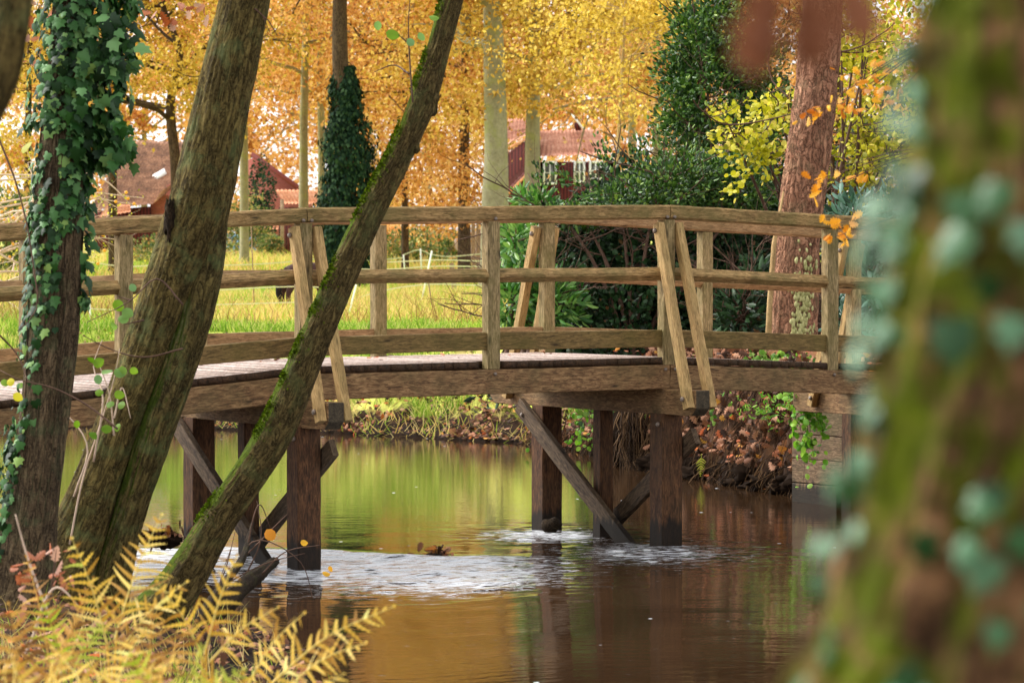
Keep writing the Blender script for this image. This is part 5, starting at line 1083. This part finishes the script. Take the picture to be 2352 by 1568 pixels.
# pony
def skin_body(name, nodes, edges, mat, parent, lvl=2):
    me = bpy.data.meshes.new(name); me.from_pydata([n_[0] for n_ in nodes], edges, []); o = bpy.data.objects.new(name, me); COL.objects.link(o); me.materials.append(mat)
    o.parent = parent; md = o.modifiers.new('skin', 'SKIN'); sb = o.modifiers.new('sub', 'SUBSURF'); sb.levels = lvl; sb.render_levels = lvl; md.use_smooth_shade = True
    for i, n_ in enumerate(nodes): me.skin_vertices[0].data[i].radius = (n_[1], n_[1] if len(n_) < 3 else n_[2])
    me.skin_vertices[0].data[0].use_root = True; return o
dq = 52; q = P(706, 727, dq); pony = empty('pony', (q[0], q[1], H1(q[0], q[1])), 'dark brown pony grazing in the meadow behind the left pier braces', 'pony'); pony.rotation_euler = (0, 0, math.radians(38)); pony.scale = (.95,.95,.95)
nd = [((0,0,.74),.19,.22), ((-.28,0,.74),.17,.20), ((-.42,0,.72),.13,.15), ((.28,0,.72),.17,.20), ((.46,0,.66),.12,.15), ((.62,0,.48),.075,.10), ((.74,0,.28),.06,.075), ((.84,0,.14),.045,.05),
      ((-.40,.11,.55),.085), ((-.46,.11,.36),.045), ((-.42,.11,.05),.036), ((-.40,-.11,.55),.085), ((-.48,-.11,.36),.045), ((-.44,-.11,.05),.036),
      ((.34,.10,.50),.065), ((.34,.10,.28),.038), ((.34,.10,.05),.034), ((.34,-.10,.50),.065), ((.38,-.10,.28),.038), ((.37,-.10,.05),.034)]
ed = [(0,1),(1,2),(0,3),(3,4),(4,5),(5,6),(6,7),(1,8),(8,9),(9,10),(1,11),(11,12),(12,13),(3,14),(14,15),(15,16),(3,17),(17,18),(18,19)]
skin_body('body', nd, ed, M['pony'], pony)
mb = MB(); tube(mb, [(-.52,0,.80),(-.60,0,.62),(-.60,0,.38),(-.57,0,.20)], [.03,.06,.055,.015], 10); o = mb.obj('tail', M['mane']); o.parent = pony
mb = MB(); tube(mb, [(.40,0,.86),(.54,0,.72),(.68,0,.50),(.76,0,.36)], [.03,.05,.045,.02], 8); o = mb.obj('mane', M['mane']); o.parent = pony
for s in (-1, 1):
    mb = MB(); tube(mb, [(.74,s*.045,.36),(.76,s*.06,.43),(.77,s*.06,.47)], [.022,.018,.004], 6); o = mb.obj('ear', M['pony']); o.parent = pony
# apple tree
dA = 52; ap = empty('apple_tree', (P(-60,0,dA)[0], dA, H1(P(-60,0,dA)[0], dA)), 'bare pale fruit tree with small orange apples at the left edge', 'tree')
mb = MB(); rng = random.Random(12); tips = []; gath = []; g0 = np.array(ap.location); c, r = catmull([g0-np.array([0,0,.1]), g0+np.array([.1,0,.9]), g0+np.array([.25,0,1.6])], [.12,.10,.08], 14); tube(mb, c, r, 10)
for k in range(15): grow(mb, c[rng.randint(5, 13)], (rng.gauss(.7, .6), rng.gauss(0, .5), rng.uniform(-.2, .6)), rng.uniform(1.2, 2.0), .026, 2, tips, rng, -.02, 5, .8, 4, .35, gath)
for (a, b_) in (((0,470),(330,455)), ((60,400),(270,478)), ((200,415),(300,470)), ((60,480),(310,470))):
    c2, r2 = catmull([P(-20, a[1], dA), P((a[0]+b_[0])/2, (a[1]+b_[1])/2-22, dA), P(*b_, dA)], [.02,.012,.006], 16); tube(mb, c2, r2, 5, None, False); gath.append((c2, 1)); gath.append((c2[8:], 1))
mb.obj('branches', M['twig_pale'], ap, True)
src = np.concatenate([g_[0][2:] for g_ in gath]); src = src[(src[:, 2] > 2.0)]
n = 500; pos = src[NR.integers(0, len(src), n)]+NR.normal(0, .04, (n, 3)); mb = MB(); leaves(mb, ROUND, pos, rdir(n), rdir(n), .045); mb.obj('leaves', M['lime'], ap)
am = None; pl = [P(*q, dA) for q in ((290,442),(392-98,456),(308,468),(232,435),(20,440),(47,478),(60,484),(30,500),(10,505),(36,430),(54,492),(12,478),(70,505),(200,445),(240,575),(225,605),(18,540),(30,560),(22,590))]+[src[rng.randrange(len(src))] for _ in range(26)]
for k, q in enumerate(pl):
    if am is None: mb = MB(); blob(mb, (0,0,0), .030, 1, (1,1,.92), 10, 7, .02); o = mb.obj('apple', M['apple'], ap, True); am = o.data
    else: o = link('apple', am, None, ap)
    o.matrix_basis = Matrix.Translation(Vector([float(v) for v in q]))
# ------------------------------------------------------------------ air
HZ = 0
if HZ:
    hm = bpy.data.materials.new('haze_air'); hm.use_nodes = True; ht = hm.node_tree; ht.nodes.clear(); pv = ht.nodes.new('ShaderNodeVolumePrincipled'); pv.inputs['Density'].default_value = HZ; pv.inputs['Color'].default_value = (.95,.93,.95,1); pv.inputs['Anisotropy'].default_value = .2
    ho = ht.nodes.new('ShaderNodeOutputMaterial'); ht.links.new(pv.outputs[0], ho.inputs['Volume']); mb = MB(); mb.box((0, 372, 22), (1060, 1070, 54)); ob = mb.obj('haze', hm); ob['kind'] = 'stuff'
# ------------------------------------------------------------------ light and sky
w = bpy.data.worlds.new('World'); SC.world = w; w.use_nodes = True; nt = w.node_tree; nt.nodes.clear()
sky = nt.nodes.new('ShaderNodeTexSky'); sky.sky_type = 'NISHITA'; sky.sun_disc = False
sd = Vector((-.80, .34, .80)).normalized(); el = math.asin(sd.z); rot = math.atan2(sd.x, sd.y)
sky.sun_elevation = el; sky.sun_rotation = rot; sky.dust_density = 2; sky.ozone_density = 1
hs = nt.nodes.new('ShaderNodeHueSaturation'); hs.inputs['Saturation'].default_value = .07; bg = nt.nodes.new('ShaderNodeBackground'); bg.inputs[1].default_value = .15; wo = nt.nodes.new('ShaderNodeOutputWorld')
nt.links.new(sky.outputs[0], hs.inputs['Color']); nt.links.new(hs.outputs[0], bg.inputs[0]); nt.links.new(bg.outputs[0], wo.inputs[0])
sl = bpy.data.lights.new('sun', 'SUN'); sl.energy = 1.1; sl.angle = math.radians(25); sl.color = (1, .95, .88); so = bpy.data.objects.new('sun', sl); COL.objects.link(so)
so.rotation_euler = sd.to_track_quat('Z', 'Y').to_euler()
SC.view_settings.view_transform = 'Standard'; SC.view_settings.look = 'None'; SC.view_settings.exposure = 1.42; SC.view_settings.gamma = 1
cy = SC.cycles
try:
    cy.max_bounces = 8; cy.transparent_max_bounces = 8; cy.caustics_reflective = False; cy.caustics_refractive = False; cy.use_denoising = True; cy.sample_clamp_indirect = 6
except Exception: pass
